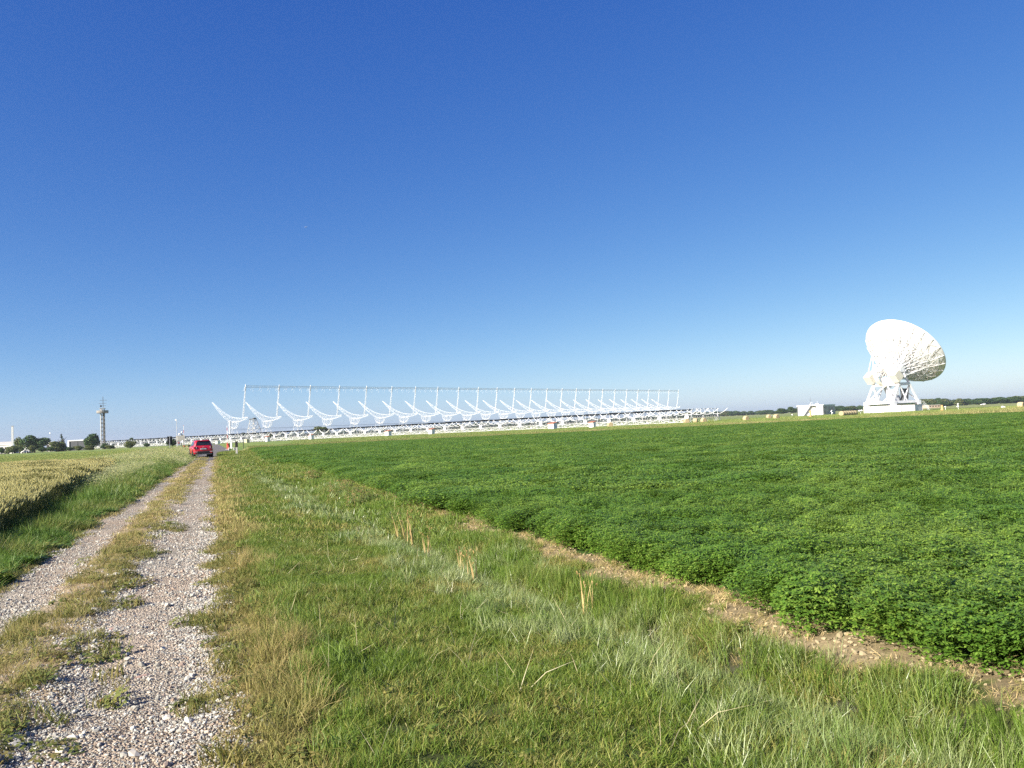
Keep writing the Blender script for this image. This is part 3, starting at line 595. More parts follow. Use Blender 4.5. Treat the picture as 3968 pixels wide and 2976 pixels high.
def ns_meshes():
    d = {}
    b = MB(); b.k = 0.62; pts = [(4.0 * k / 9, 0, za(2.35 + 1.85 * (k / 9) ** 2)) for k in range(-9, 10)]; b.path(pts, .20, .24, up=(0, 1, 0)); d['rib'] = b.mesh('rib', STEELW)
    b = MB(); b.k = 0.62; b.box((0, 11.75, 0), (.5, 23.5, .5)); d['black'] = b.mesh('shade_black_feed_cover', BLACKBOX)  # black colour holds the shade on the feed line
    b = MB(); b.k = 0.62; b.bar((0, 0, 0), (0, 23.5, 0), .08); d['bare'] = b.mesh('feed_line', DARKSTEEL)
    b = MB(); b.k = 0.62
    b.box((0, 0, .12), (.22, 1.0, .16)); d['caps'] = b.mesh('feed_cap', STEELW)
    b = MB(); b.k = 0.62; b.bar((0, 0, za(2.2)), (0, 0, za(4.1)), .13); b.bar((-.25, 0, za(2.3)), (0, 0, za(2.9)), .05); d['post'] = b.mesh('post', STEELW)
    b = MB(); b.k = 0.62; b.bar((0, -.3, za(2.22)), (0, 23.8, za(2.22)), .20); d['axis'] = b.mesh('axis_tube', GALV)
    b = MB(); b.k = 0.62
    for k in range(15):
        s = -3.9 + 7.8 * k / 14; z = za(2.42 + 1.85 * (s / 4) ** 2); b.bar((s, 0, z), (s, 23.5, z), .022)
    d['wires'] = b.mesh('reflector_wires', SPINE)
    b = MB(); b.k = 0.62
    for sx in (-1, 1):
        for sy in (-1, 1): b.bar((0, 0, za(1.95)), (sx * 1.15, sy * .85, 0), .15)
        b.bar((sx * .6, -.45, .95), (sx * .6, .45, .95), .07)
    b.bar((-.65, -.46, .9), (.65, -.46, .9), .08); b.bar((-.65, .46, .9), (.65, .46, .9), .08); b.box((0, 0, za(2.0)), (.45, .35, .3))
    for sx in (-1, 1): b.box((sx * 1.15, 0, .06), (.3, 2.0, .12))
    d['stand'] = b.mesh('stand', STEELW)
    b = MB(); b.k = 0.62; b.disc((0, -.42, za(1.69)), (0, 1, 0), .74, .22, 8); b.box((0, -.42, za(1.69) - .8), (.3, .2, .4)); d['disc'] = b.mesh('counterweight', STEELW)
    b = MB(); b.k = 0.62                                          # lattice spine under the axis
    n = 14
    for sx in (-.5, .5):
        b.bar((sx, 0, za(.75)), (sx, 23.5, za(.75)), .08); b.bar((sx, 0, za(1.95)), (sx, 23.5, za(1.95)), .08)
        for k in range(n):
            y0, y1 = 23.5 * k / n, 23.5 * (k + 1) / n
            b.bar((sx, y0, za(.75 if k % 2 else 1.95)), (sx, y1, za(1.95 if k % 2 else .75)), .06); b.bar((sx, y0, za(.75)), (sx, y0, za(1.95)), .05)
    for k in range(5): b.bar((-.9, 2.4 + 4.7 * k, 0), (-.5, 2.4 + 4.7 * k, za(.75)), .07); b.bar((.9, 2.4 + 4.7 * k, 0), (.5, 2.4 + 4.7 * k, za(.75)), .07)
    d['spine'] = b.mesh('lattice_spine', SPINE)
    b = MB(); b.k = 0.62                                          # front girder bay towards the neighbour
    zl, zh = za(.02), za(1.22)
    for yy in (-.75, -.15): b.bar((-10, yy, zh), (0, yy, zh), .11); b.bar((-10, yy, zl), (0, yy, zl), .13)
    for k in range(6):
        x = -10 + k * 10 / 6; b.bar((x, -.75, zl), (x, -.75, zh), .09); b.bar((x, -.15, zl), (x, -.15, zh), .07)
        b.bar((x, -.75, zl if k % 2 else zh), (x + 10 / 6, -.75, zh if k % 2 else zl), .08); b.bar((x, -.75, zh), (x, -.15, zh), .07)
    b.bar((-10, -.85, zh + .1), (-5, -.85, zl), .15); b.bar((0, -.85, zh + .1), (-5, -.85, zl), .15)
    for x in (-10, -5): b.bar((x + .3, -.45, zl), (x + .3, -.45, 0), .16)
    d['girder'] = b.mesh('lattice_girder', STEELW)
    b = MB(); b.k = 0.62; b.box((-5.0, .25, za(.55)), (.55, .4, .6)); b.box((-5.0, .25, za(.88)), (.6, .45, .06)); d['boxes'] = b.mesh('junction_box', OFFW)
    return d
NS = ns_meshes()
def ns_antenna(k, last=False):
    x = -67.49 + 7.782 * k; y = 363.4 - 6.28 * k
    if last: lab = 'parabolic trough antenna with a thin bare feed line at the open end of the row'
    else: lab = 'white parabolic trough antenna with a feed cover blackened as in shade in the long low row'
    t = thing('trough_antenna', lab, 'radio antenna', (x, y, G0), -A_NS, None if last else 'trough antennas standing in the long low row')
    tilt = .02 * math.sin(k * 2.7)
    for yy in (.4, 8.0, 15.6, 23.2): put('rib', NS['rib'], t, (0, yy, 0), (0, tilt, 0))
    fl = put('feed_line', NS['bare' if last else 'black'], t, (0, 0, za(4.16) + .02 * (k % 3)))
    if last:
        for q in range(8): put('feed_cap', NS['caps'], fl, (0, 1.5 + q * 2.95, 0))
    for q in range(8): put('post', NS['post'], t, (0, .1 + q * 3.33, 0))
    put('axis_tube', NS['axis'], t)
    w = put('reflector_wires', NS['wires'], t); w['kind'] = 'stuff'
    for yy in (.2, 12.0, 23.4): put('stand', NS['stand'], t, (0, yy, 0))
    put('counterweight', NS['disc'], t); 
    put('lattice_spine', NS['spine'], t)
    if k > -28: 
        put('lattice_girder', NS['girder'], t); put('junction_box', NS['boxes'], t)
    return t
for k in range(-28, 17): ns_antenna(k, k == 16)

UP = [(-36.2, 24.8), (-31.8, 22.1), (-26.5, 18.9), (-21.2, 16.5), (-15.7, 14.7), (-8.9, 13.8), (-3.4, 13.7), (.5, 14.15)]
LO = [(-36.2, 24.6), (-34.1, 23.0), (-31, 20.1), (-26.6, 17.0), (-22.7, 14.7), (-19.2, 12.8), (-16.5, 11.6), (-14.5, 11.3), (-7.6, 11.8), (-.8, 13.0), (.5, 13.6)]
def ew_meshes():
    d = {}; n = 28
    us = np.linspace(-36.2, .5, n + 1)
    zu = np.interp(us, *zip(*UP)); zl = np.interp(us, *zip(*LO))
    ker = np.array([.25, .5, .25]); zs = zu.copy(); zs[1:-1] = np.convolve(zu, ker, 'valid'); zu = zs
    zs = zl.copy(); zs[1:-1] = np.convolve(zl, ker, 'valid'); zl = zs
    hw = np.interp(us, [-36.2, -28, -15, .5], [.15, .55, .75, .5])
    b = MB(); b.k = 0.55; P = lambda k, s, top: (us[k], s * hw[k], za((zu if top else zl)[k]))
    for s in (-1, 1):
        for k in range(n):
            b.bar(P(k, s, 1), P(k + 1, s, 1), .16); b.bar(P(k, s, 0), P(k + 1, s, 0), .16)
            b.bar(P(k, s, k % 2), P(k + 1, s, 1 - k % 2), .115)
    for k in range(0, n + 1, 2): b.bar(P(k, -1, 1), P(k, 1, 1), .1); b.bar(P(k, -1, 0), P(k, 1, 0), .1)
    d['rib'] = b.mesh('rib_truss', STEELW)
    b = MB(); b.k = 0.55; b.lattice((-4.0, 0, za(13.6)), (-.5, 0, za(32.0)), .62, 22, .15, .06, .45); b.bar((-.75, 0, za(29.6)), (-.3, 0, za(33.4)), .6); b.bar((-.5, 0, za(32.6)), (-3.4, 0, za(29.4)), .12); b.bar((-.6, .4, za(32.2)), (-1.4, .4, za(28.6)), .12)
    d['mast'] = b.mesh('focus_mast', STEELW)
    b = MB(); b.k = 0.55; c = Vector((-14.0, 0, za(12.2))); R_ = 4.8
    for s in (-.55, .55):
        arc = [c + Vector((R_ * math.cos(a), s, R_ * .94 * math.sin(a))) for a in np.linspace(math.pi * 1.0, math.pi * 2.02, 19)]
        b.path(arc, .26, .3, up=(0, 1, 0))
        for q in arc[1:-1:2]: b.bar(c + Vector((0, s, 0)), q, .08)
    d['wheel'] = b.mesh('sector_wheel', STEELW)
    b = MB(); b.k = 0.55
    for s in (-1, 1):
        for u in (-1, 1):
            p = Vector((-14.6 + u * 1.1, s * .9, za(11.6))); q = Vector((-15.6 + u * 3.6, s * 2.8, 0)); b.bar(p, q, .2)
        for f in (.25, .5, .75):
            a_ = Vector((-14.6 - 1.1, s * .9, za(11.6))).lerp(Vector((-19.2, s * 2.8, 0)), f); e_ = Vector((-14.6 + 1.1, s * .9, za(11.6))).lerp(Vector((-12.0, s * 2.8, 0)), f)
            b.bar(a_, e_, .08)
            a2 = Vector((-15.7, s * .9, za(11.6))).lerp(Vector((-19.2, s * 2.8, 0)), f + .25); b.bar(e_, a2, .07)
            e2 = Vector((-13.5, s * .9, za(11.6))).lerp(Vector((-12.0, s * 2.8, 0)), f + .25); b.bar(a_, e2, .07)
    for u, uu in ((-1, -19.2), (1, -12.0)):
        for f in (.3, .6, .85):
            m0 = Vector((-14.6 + u * 1.1, .9, za(11.6))).lerp(Vector((uu, 2.8, 0)), f); m1 = Vector((m0.x, -m0.y, m0.z)); b.bar(m0, m1, .07)
    d['tower'] = b.mesh('support_tower', STEELW)
    b = MB(); b.k = 0.55; b.bar((-15.5, -1.6, 0), (-15.2, -1.6, za(12.6)), .95); d['column'] = b.mesh('drive_column', STEELW)
    b = MB(); b.k = 0.55; n = 26
    T = [(-.9, za(32.55)), (.0, za(32.55)), (-.45, za(31.55))]
    for u, z in T: b.bar((u, 0, z), (u, 23.5, z), .26)
    for k in range(n):
        y0, y1 = 23.5 * k / n, 23.5 * (k + 1) / n
        for m in range(3):
            (u0, z0), (u1, z1) = T[m], T[(m + 1) % 3]
            if k % 2: u0, z0, u1, z1 = u1, z1, u0, z0
            b.bar((u0, y0, z0), (u1, y1, z1), .09)
        b.box((-.45, (y0 + y1) / 2, za(31.45)), (.2, .45, .1))
    d['beam'] = b.mesh('focal_beam', STEELW)
    b = MB(); b.k = 0.55
    for k in range(4):
        y0 = 4.4 + k * 5.8; b.bar((-.6, y0, za(31.3)), (-2.3, y0, za(29.9)), .12); b.bar((-.6, y0 + .9, za(31.0)), (-1.3, y0 + .9, za(28.6)), .10)
    d['dipole'] = b.mesh('feed_dipole', STEELW)
    b = MB(); b.k = 0.55
    for u, z, w_ in ((-16.4, 7.6, .16), (-14.4, 7.5, .13), (-13.2, 7.9, .08), (-16.9, 7.1, .07)):
        pts = [(u, 23.5 * q / 8, za(z - 1.1 * (1 - (q / 4 - 1) ** 2) * (.35 + .3 * (w_ < .1)))) for q in range(9)]; b.path(pts, w_)
    d['cable'] = b.mesh('cable', CABLE)
    b = MB(); b.k = 0.55; b.bar((.45, 0, za(13.9)), (.45, 23.5, za(13.9)), .07); d['stay'] = b.mesh('stay_wire', CABLE)
    return d
EW = ew_meshes()
eE = Vector((math.sin(A_EW), math.cos(A_EW), 0))
for i in range(25):
    p = Vector((-156.6, 469.7, G0)) + eE * (23.5 * i)
    if i == 0: t = thing('arch_antenna_frame', 'tall white curved lattice frame with a solid drive column beside the grey pylon', 'radio antenna', p, -A_EW)
    elif i == 24: t = thing('arch_antenna_frame', 'last tall white curved lattice frame where the overhead beam stops', 'radio antenna', p, -A_EW)
    else: t = thing('arch_antenna_frame', 'tall white curved lattice frame with mast and half wheel under the overhead beam', 'radio antenna', p, -A_EW, 'curved lattice frames under the overhead beam')
    for nm, key in (('rib_truss', 'rib'), ('focus_mast', 'mast'), ('sector_wheel', 'wheel'), ('support_tower', 'tower')): put(nm, EW[key], t)
    if i == 0: put('drive_column', EW['column'], t)
    if i < 24:
        put('focal_beam', EW['beam'], t); put('feed_dipole', EW['dipole'], t); put('cable', EW['cable'], t); put('stay_wire', EW['stay'], t)

# the pylon beside the first frame
t = thing('lattice_pylon', 'grey steel lattice pylon standing beside the first curved frame', 'pylon', Vector((-156.6, 469.7, G0)) + eE * 3 + Vector((math.cos(A_EW), -math.sin(A_EW), 0)) * 3.0, -A_EW)
b = MB()
def pyl(f, s, u):
    zz = za(12.6) * f; hx0, hx1, hy = 6.2, 1.6, 2.6 * (1 - f) + 1.0 * f
    return Vector((u * (hx0 * (1 - f) + hx1 * f) - 1.2 * f, s * hy, zz))
for s in (-1, 1):
    for u in (-1, 1): b.bar(pyl(0, s, u), pyl(1, s, u), .26)
    for k in range(5):
        f0, f1 = k / 5, (k + 1) / 5; b.bar(pyl(f0, s, -1), pyl(f1, s, 1), .13); b.bar(pyl(f0, s, 1), pyl(f1, s, -1), .13); b.bar(pyl(f1, s, -1), pyl(f1, s, 1), .13)
for u in (-1, 1):
    for k in range(5): b.bar(pyl(k / 5, -1, u), pyl((k + 1) / 5, 1, u), .12); b.bar(pyl((k + 1) / 5, -1, u), pyl((k + 1) / 5, 1, u), .12)
b.build('leg_frame', GALV, t)
b = MB(); b.box((-1.6, 0, za(12.8)), (4.2, 2.4, .5)); b.box((-.2, 0, za(13.2)), (1.6, 1.2, .6)); b.build('head_platform', DARKSTEEL, t)

# ------------------------------------------------------------------ small service sheds along the row
def shed(px, py, D, wpx, hpx, label, group=None, roof=TILE, side=.55):
    p = at(px, py, D); s = D / F; w = wpx * s; h = hpx * s
    t = thing('service_shed', label, 'shed', (p.x, p.y, ztf(p.x, p.y)), -A_NS, group)
    b = MB(); d = w * .9
    b.add([(-w / 2, -d / 2, 0), (w / 2, -d / 2, 0), (w / 2, d / 2, 0), (-w / 2, d / 2, 0), (-w / 2, -d / 2, h * .9), (w / 2, -d / 2, h * .9), (w / 2, d / 2, h * 1.05), (-w / 2, d / 2, h * 1.05)],
          [(3, 2, 1, 0), (4, 5, 6, 7), (0, 1, 5, 4), (1, 2, 6, 5), (2, 3, 7, 6), (3, 0, 4, 7)])
    b.build('wall', PALECONC, t)
    b = MB(); o = .2
    b.add([(-w / 2 - o, -d / 2 - o, h * .905), (w / 2 + o, -d / 2 - o, h * .905), (w / 2 + o, d / 2 + o, h * 1.07), (-w / 2 - o, d / 2 + o, h * 1.07),
           (-w / 2 - o, -d / 2 - o, h * .97), (w / 2 + o, -d / 2 - o, h * .97), (w / 2 + o, d / 2 + o, h * 1.14), (-w / 2 - o, d / 2 + o, h * 1.14)],
          [(3, 2, 1, 0), (4, 5, 6, 7), (0, 1, 5, 4), (1, 2, 6, 5), (2, 3, 7, 6), (3, 0, 4, 7)])
    b.build('roof', roof, t)
    b = MB(); b.box((-w / 2 - .03, 0, h * .42), (.06, w * .32, h * .8)); dr = b.build('door', GALV, t)
    b = MB(); b.box((-w / 2 - .09, w * .11, h * .42), (.06, .05, .16)); b.build('handle', DARKSTEEL, dr)
    return t
SG = 'white sheds with rust roofs along the trough row'; SLB = 'white service shed with rust roof between the bushy tree and the larger stained shed'
shed(1037, 1713, 392, 14, 19, 'small white service shed with rust roof, the first one right of the disc lamp')
shed(1207, 1706, 370, 15, 19, 'small white service shed with rust roof below the bushy dark tree')
for px, py, D, wp, hp in ((1505, 1694, 335, 19, 22), (1673, 1686, 318, 18, 22)): shed(px, py, D, wp, hp, SLB, SG)
shed(2142, 1664, 276, 26, 26, 'larger white shed with rust roof and a stained wall in front of the row')
shed(2296, 1658, 262, 20, 24, 'white shed with rust roof beside a round straw bale')
shed(844, 1721, 400, 14, 13, 'low plain white hut with flat roof behind the red car', roof=CONC)
# ------------------------------------------------------------------ the big dish
def big_dish():
    az, el = math.radians(64.6), math.radians(39.9)
    d = Vector((math.sin(az) * math.cos(el), math.cos(az) * math.cos(el), math.sin(el)))
    e = Vector((math.cos(az), -math.sin(az), 0)); a = Vector((math.sin(az), math.cos(az), 0))
    rimc = at(3505.2, 1359.5, 319.2); vert = rimc - d * 6.24; piv = rimc - d * 12.0
    O = Vector((piv.x, piv.y, G0))
    t = thing('radio_telescope', 'giant white dish radio telescope tilted to the right on its steel mount', 'radio telescope', O)
    def W(ie, ia, z): return e * ie + a * ia + Vector((0, 0, za(z)))      # mount coordinates -> local to the thing
    # concrete base
    b = MB(); n = 12; P0 = [(10.7 * math.cos(2 * math.pi * k / n + .35), 10.7 * math.sin(2 * math.pi * k / n + .35)) for k in range(n)]
    base = bpy.data.objects.new('concrete_base', None)
    b.prism([(x, y, 0) for x, y in P0], (0, 0, 2.75)); bo = b.build('concrete_base', PALECONC, t)
    b = MB(); b.prism([(x * 1.01, y * 1.01, 2.753) for x, y in P0], (0, 0, .12)); b.build('base_coping', CONC, bo)
    for k in range(n):
        b = MB(); x, y = P0[k]; b.bar((x * 1.003, y * 1.003, .02), (x * 1.003, y * 1.003, 2.7), .16); b.build('base_joint', CONC, bo)
    b = MB()
    for q in range(10): b.box((11.9 + .5 - q * .28 + .9, -2.0, .3 + q * .28), (.3, 1.0, .06))
    for s in (-.5, .5): b.bar((13.6, -2 + s, .1), (10.9, -2 + s, 3.1), .08); b.bar((13.6, -2 + s, 1.1), (10.9, -2 + s, 4.1), .06)
    b.build('base_stairs', WHITE, t)
    # mount: base ring beams, legs, braces, platform
    hb, ab, zb = 6.2, 6.85, 3.6; ht, at_, ztp = 6.0, 2.85, 10.6
    b = MB(); cs = [(-1, -1), (1, -1), (1, 1), (-1, 1)]
    for k in range(4):
        p, q = cs[k], cs[(k + 1) % 4]; b.bar(W(p[0] * hb, p[1] * ab, zb), W(q[0] * hb, q[1] * ab, zb), .9, 1.0)
    b.build('ring_beam', WHITE, t)
    for p in cs:
        b = MB(); b.box(W(p[0] * hb, p[1] * ab, 3.2), (1.6, 1.6, 1.7), -az); b.build('bogie', WHITE, t)
        b = MB(); b.bar(W(p[0] * hb, p[1] * ab, 3.9), W(p[0] * ht, p[1] * at_, ztp), .62); b.build('leg', WHITE, t)
    def brace(p, q, w=.42): MB().bar(p, q, w).build('brace', WHITE, t)
    for s in (-1, 1):                                              # faces a = s
        brace(W(-hb, s * ab, 3.9), W(.2, s * at_, ztp)); brace(W(-ht, s * at_, ztp), W(-1.2, s * ab * .98, 3.9), .36)
        brace(W(ht, s * at_, ztp), W(1.6, s * ab * .98, 3.9)); brace(W(hb, s * ab, 3.9), W(.6, s * at_, ztp), .36)
        for s2 in (-1, 1): brace(W(s * ht, s2 * at_, ztp), W(s * hb, -s2 * ab * .12, 3.9), .36)
    b = MB()
    for k in range(4):
        p, q = cs[k], cs[(k + 1) % 4]; b.bar(W(p[0] * ht, p[1] * at_, ztp), W(q[0] * ht, q[1] * at_, ztp), .7, 1.0)
    b.box(W(0, 0, ztp - .1), (ht * 2, at_ * 2, .25), -az); b.build('platform', WHITE, t)
    for s in (-1, 1):
        b = MB()
        for s2 in (-1, 1): b.bar(W(s * ht, s2 * at_, ztp), W(s * 5.0, s2 * .5, 15.6), .6)
        b.bar(W(s * 5.7, -1.9, 12.4), W(s * 5.7, 1.9, 12.4), .35); b.build('bearing_stand', WHITE, t)
        b = MB(); b.disc(W(s * 5.0, 0, 16.3), e, 1.25, 1.5, 16); b.build('bearing', WHITE, t)
    # rooms, cone, railings
    b = MB(); b.box(W(1.8, -1.5, 6.2), (3.2, 3.0, 4.6), -az); b.build('equipment_room', WHITE, t, bevel=.05)
    b = MB(); b.disc(W(0.4, 1.2, 5.2), (0, 0, 1), 2.6, 4.2, 18, 1.4); b.build('cable_cone', GALV, t, True)
    b = MB(); b.box(W(3.6, 2.6, 6.4), (1.5, 2.2, 4.8), -az); b.build('lift_shaft', DARKSTEEL, t)
    b = MB(); b.box(W(.8, -2.5, 12.2), (5.0, 1.6, 2.4), -az); b.build('drive_room', WHITE, t, bevel=.05)
    for (i0, i1, zz) in ((-6.2, 6.2, 11.2), (-6.2, -1.5, 4.2)):
        b = MB(); aa = -at_ - .3 if zz > 8 else -6.0
        for q in range(9): x = i0 + (i1 - i0) * q / 8; b.bar(W(x, aa, zz), W(x, aa, zz + 1.2), .07)
        for h in (.6, 1.2): b.bar(W(i0, aa, zz + h), W(i1, aa, zz + h), .07)
        b.build('railing', WHITE, t)
    # tilting structure, built about the elevation axis
    R3 = Matrix((e, d.cross(e), d)).transposed().to_4x4(); R3.translation = vert - O
    def D(name, mb, m, parent=t, smooth=False):
        o = mb.build(name, m, parent, smooth)
        if parent is t: o.matrix_local = R3
        return o
    f = 10.25; zz = lambda r: r * r / (4 * f)
    rr = np.linspace(1.4, 16, 14); n = 64; b = MB(); vs = []; fs = []
    for lay in (0, -.10):
        for r in rr:
            for k in range(n): th = 2 * math.pi * k / n; vs.append((r * math.cos(th), r * math.sin(th), zz(r) + lay))
    N = len(rr)
    for lay in range(2):
        for i in range(N - 1):
            for k in range(n):
                q = [lay * N * n + i * n + k, lay * N * n + i * n + (k + 1) % n, lay * N * n + (i + 1) * n + (k + 1) % n, lay * N * n + (i + 1) * n + k]
                fs.append(tuple(q) if lay == 0 else tuple(q[::-1]))
    for k in range(n): fs.append(((N - 1) * n + k, (N - 1) * n + (k + 1) % n, 2 * N * n - n + (k + 1) % n, 2 * N * n - n + k))
    b.add(vs, fs); refl = D('reflector', b, pm('dish_panel', (.60, .615, .63), .5, var=.05, scale=.4), smooth=True)
    dep_ = lambda r: 3.3 * (1 - ((r - 3.2) / 12.8) ** 1.15) + .35 if r > 3.2 else 3.65
    rb = MB(); rb.k = .65; rs = np.linspace(3.2, 15.9, 9)
    for k in range(8):
        p0, p1 = (rs[k], 0, zz(rs[k]) - .25), (rs[k + 1], 0, zz(rs[k + 1]) - .25); q0, q1 = (rs[k], 0, zz(rs[k]) - dep_(rs[k])), (rs[k + 1], 0, zz(rs[k + 1]) - dep_(rs[k + 1]))
        rb.bar(p0, p1, .14); rb.bar(q0, q1, .17); rb.bar(p0 if k % 2 else q0, q1 if k % 2 else p1, .11); rb.bar(p0, q0, .10)
    rbm = rb.mesh('rib', WHITE); nr = 24
    for k in range(nr): put('rib', rbm, refl, rot=(0, 0, 2 * math.pi * k / nr))
    for r in (5.1, 8.0, 11.1, 14.2):
        b = MB(); ps = [(r * math.cos(2 * math.pi * k / nr), r * math.sin(2 * math.pi * k / nr), zz(r) - dep_(r)) for k in range(nr)]
        b.path(ps + ps[:1], .14)
        ps = [(r * math.cos(2 * math.pi * k / nr), r * math.sin(2 * math.pi * k / nr), zz(r) - .3) for k in range(nr)]; b.path(ps + ps[:1], .10)
        b.build('ring_brace', WHITE, refl)
    b = MB(); rl = (3.2, 5.1, 8.0, 11.1, 14.2, 15.9)
    for i in range(5):
        for k in range(nr):
            t0, t1 = 2 * math.pi * (k + (i % 2)) / nr, 2 * math.pi * (k + 1 - (i % 2)) / nr; r0, r1 = rl[i], rl[i + 1]
            b.bar((r0 * math.cos(t0), r0 * math.sin(t0), zz(r0) - dep_(r0)), (r1 * math.cos(t1), r1 * math.sin(t1), zz(r1) - dep_(r1)), .10)
    b.build('diagonal_bracing', WHITE, refl)
    b = MB()
    for k in range(24):
        t0, t1 = 2 * math.pi * k / 24, 2 * math.pi * ((k + (1 if k % 2 else -1)) / 24); b.bar((5.1 * math.cos(t0), 5.1 * math.sin(t0), zz(5.1) - dep_(5.1)), (4.2 * math.cos(t1), 2.2 * math.sin(t1), -5.4), .16)
        t2 = 2 * math.pi * (k + .5) / 24; b.bar((9.4 * math.cos(t2), 9.4 * math.sin(t2), zz(9.4) - dep_(9.4)), (4.6 * math.cos(t2), 2.6 * math.sin(t2), -5.2), .15)
    D('back_cone', b, WHITE)
    b = MB(); b.box((0, 0, -5.6), (9.6, 3.6, 2.0)); b.box((0, 0, -2.6), (4.4, 4.4, 2.6)); D('hub', b, WHITE)
    for s in (-1, 1):                                              # counterweights on arms
        b = MB(); b.box((s * 5.9, -.6, -10.6), (3.0, 3.6, 3.4)); D('counterweight', b, OFFW)
        b = MB()
        for i in (-1, 1):
            for j in (-1, 1): b.bar((s * 5.2 + i * 1.0, j * 1.1, -4.8), (s * 5.9 + i * 1.2, -.6 + j * 1.5, -9.2), .22)
            b.bar((s * 5.9 + i * 1.2, 1.0, -9.2), (s * 8.2 + i * .6, 5.6, 1.0), .2); b.bar((s * 5.9 + i * 1.2, -2.0, -9.2), (s * 8.4, -5.6, .6), .2)
        b.bar((s * 5.9, .9, -9.0), (s * 3.0, 4.6, -1.6), .18); b.bar((s * 5.9, -2.1, -9.0), (s * 3.0, -4.6, -1.6), .18); D('counterweight_arm', b, WHITE)
    b = MB(); arc = []                                             # toothed elevation wheel
    for k in range(25):
        th = math.radians(-62 + 124 * k / 24); arc.append((0, 6.7 * math.sin(th), -5.76 - 6.7 * math.cos(th)))
    for p, q in zip(arc[:-1], arc[1:]): b.bar((-1.6, *p[1:]), (-1.6, *q[1:]), 1.9, .22, up=(0, p[1], p[2] + 5.76))
    for k in (0, 6, 12, 18, 24): b.bar((-1.6, 0, -5.6), (-1.6, *arc[k][1:]), .26)
    D('elevation_wheel', b, OFFW)
    b = MB()
    for k in range(4):
        th = math.pi / 4 + k * math.pi / 2; b.bar((9 * math.cos(th), 9 * math.sin(th), zz(9)), (1.1 * math.cos(th), 1.1 * math.sin(th), 9.0), .2)
    D('feed_leg', b, WHITE)
    b = MB(); b.disc((0, 0, 9.1), (0, 0, 1), 1.6, .5, 20, 1.3); D('subreflector', b, WHITE)
    return t
big_dish()

# ------------------------------------------------------------------ flat roofed cabin near the dish
def cabin():
    D = 366; c = at(3192, 1608, D); t = thing('equipment_cabin', 'flat roofed cabin with white wall, shade-grey end and outside stair near the dish', 'building', (c.x, c.y, G0), -A_NS)
    L, Wd, h = 11.8, 17.0, 4.6                                     # local: white face along -x at y=0, shade-grey end along +y at x=0
    b = MB(); b.box((-L / 2, Wd / 2, h / 2), (L, Wd, h)); b.build('wall', PALECONC, t)
    b = MB(); b.box((.06, Wd / 2, h / 2 - .1), (.14, Wd - .5, h - .5)); b.build('shaded_end_panel', pm('shaded_end_grey', (.52, .47, .41), .7), t)  # grey panel puts the end wall's shade into its colour
    b = MB(); b.box((-L / 2, Wd / 2, h + .16), (L + .5, Wd + .5, .32)); b.build('roof', WHITE, t)
    b = MB(); b.box((-.06, -.03, h / 2), (.45, .16, h)); b.box((-L + .1, -.03, h / 2), (.4, .16, h)); b.build('corner_post', DARKSTEEL, t)
    for y0, z0, w, hh in ((3.0, 3.6, 2.6, .6), (8.2, 2.9, 1.5, 1.4), (12.6, 2.9, 1.5, 1.4), (1.8, 1.4, .9, 1.2)):
        f = MB().box((.17, y0, z0), (.10, w, hh)).build('window', DARKSTEEL, t); MB().box((.23, y0, z0), (.04, w - .24, hh - .2)).build('pane', GLASS, f)
    b = MB(); b.box((-L / 2, -.9, -.0), (L + 6, 2.6, .24)); b.build('apron', CONC, t)
    # stair
    s0, s1 = Vector((-8.6, -.85, .12)), Vector((-5.1, -.85, h + .1)); st = bpy.data.objects.new('stair', None)
    b = MB()
    for s in (-.4, .4): b.bar(s0 + Vector((0, s, 0)), s1 + Vector((0, s, 0)), .14, .3)
    sr = b.build('stair', DARKSTEEL, t)
    for q in range(15): MB().box(s0.lerp(s1, (q + .5) / 15), (.3, .78, .06)).build('step', GALV, sr)
    b = MB()
    for s in (-.45,): b.bar(s0 + Vector((0, s, 1.0)), s1 + Vector((0, s, 1.0)), .09); b.bar(s0 + Vector((0, s, 0)), s0 + Vector((0, s, 1)), .07); b.bar(s1 + Vector((0, s, 0)), s1 + Vector((0, s, 1.0)), .07)
    b.build('handrail', WHITE, sr)
    b = MB(); b.box((-4.3, -.8, h), (1.9, 1.3, .2)); b.bar((-3.5, -.8, 0), (-3.5, -.8, h), .16); b.build('landing', DARKSTEEL, t)
    b = MB()
    for x in (-5.6, -4.9): b.bar((x, .2, h + .3), (x, .2, h + 1.5), .07)
    b.bar((-5.6, .2, h + 1.5), (-4.9, .2, h + 1.5), .07); b.build('roof_ladder', WHITE, t)
    b = MB(); b.box((-2.9, 1.2, h + .6), (1.6, 1.4, .6)); b.bar((-3.0, 1.2, h + .8), (-3.0, 1.2, h + 1.9), .06); b.build('roof_unit', WHITE, t)
    b = MB(); b.bar((-6.6, 3, h), (-6.6, 3, h + 4.2), .06); b.bar((-6.6, 2.6, h + 3.2), (-6.6, 3.4, h + 3.2), .05); b.box((-6.6, 3, h + 2.6), (.16, .16, .5)); b.build('aerial', DARKSTEEL, t)
    b = MB(); b.bar((-3.6, -.12, 3.75), (-.9, -.12, 3.75), .09); b.bar((-3.6, -.12, 1.7), (-2.1, -.12, 1.7), .08); b.build('wall_conduit', GALV, t)
cabin()

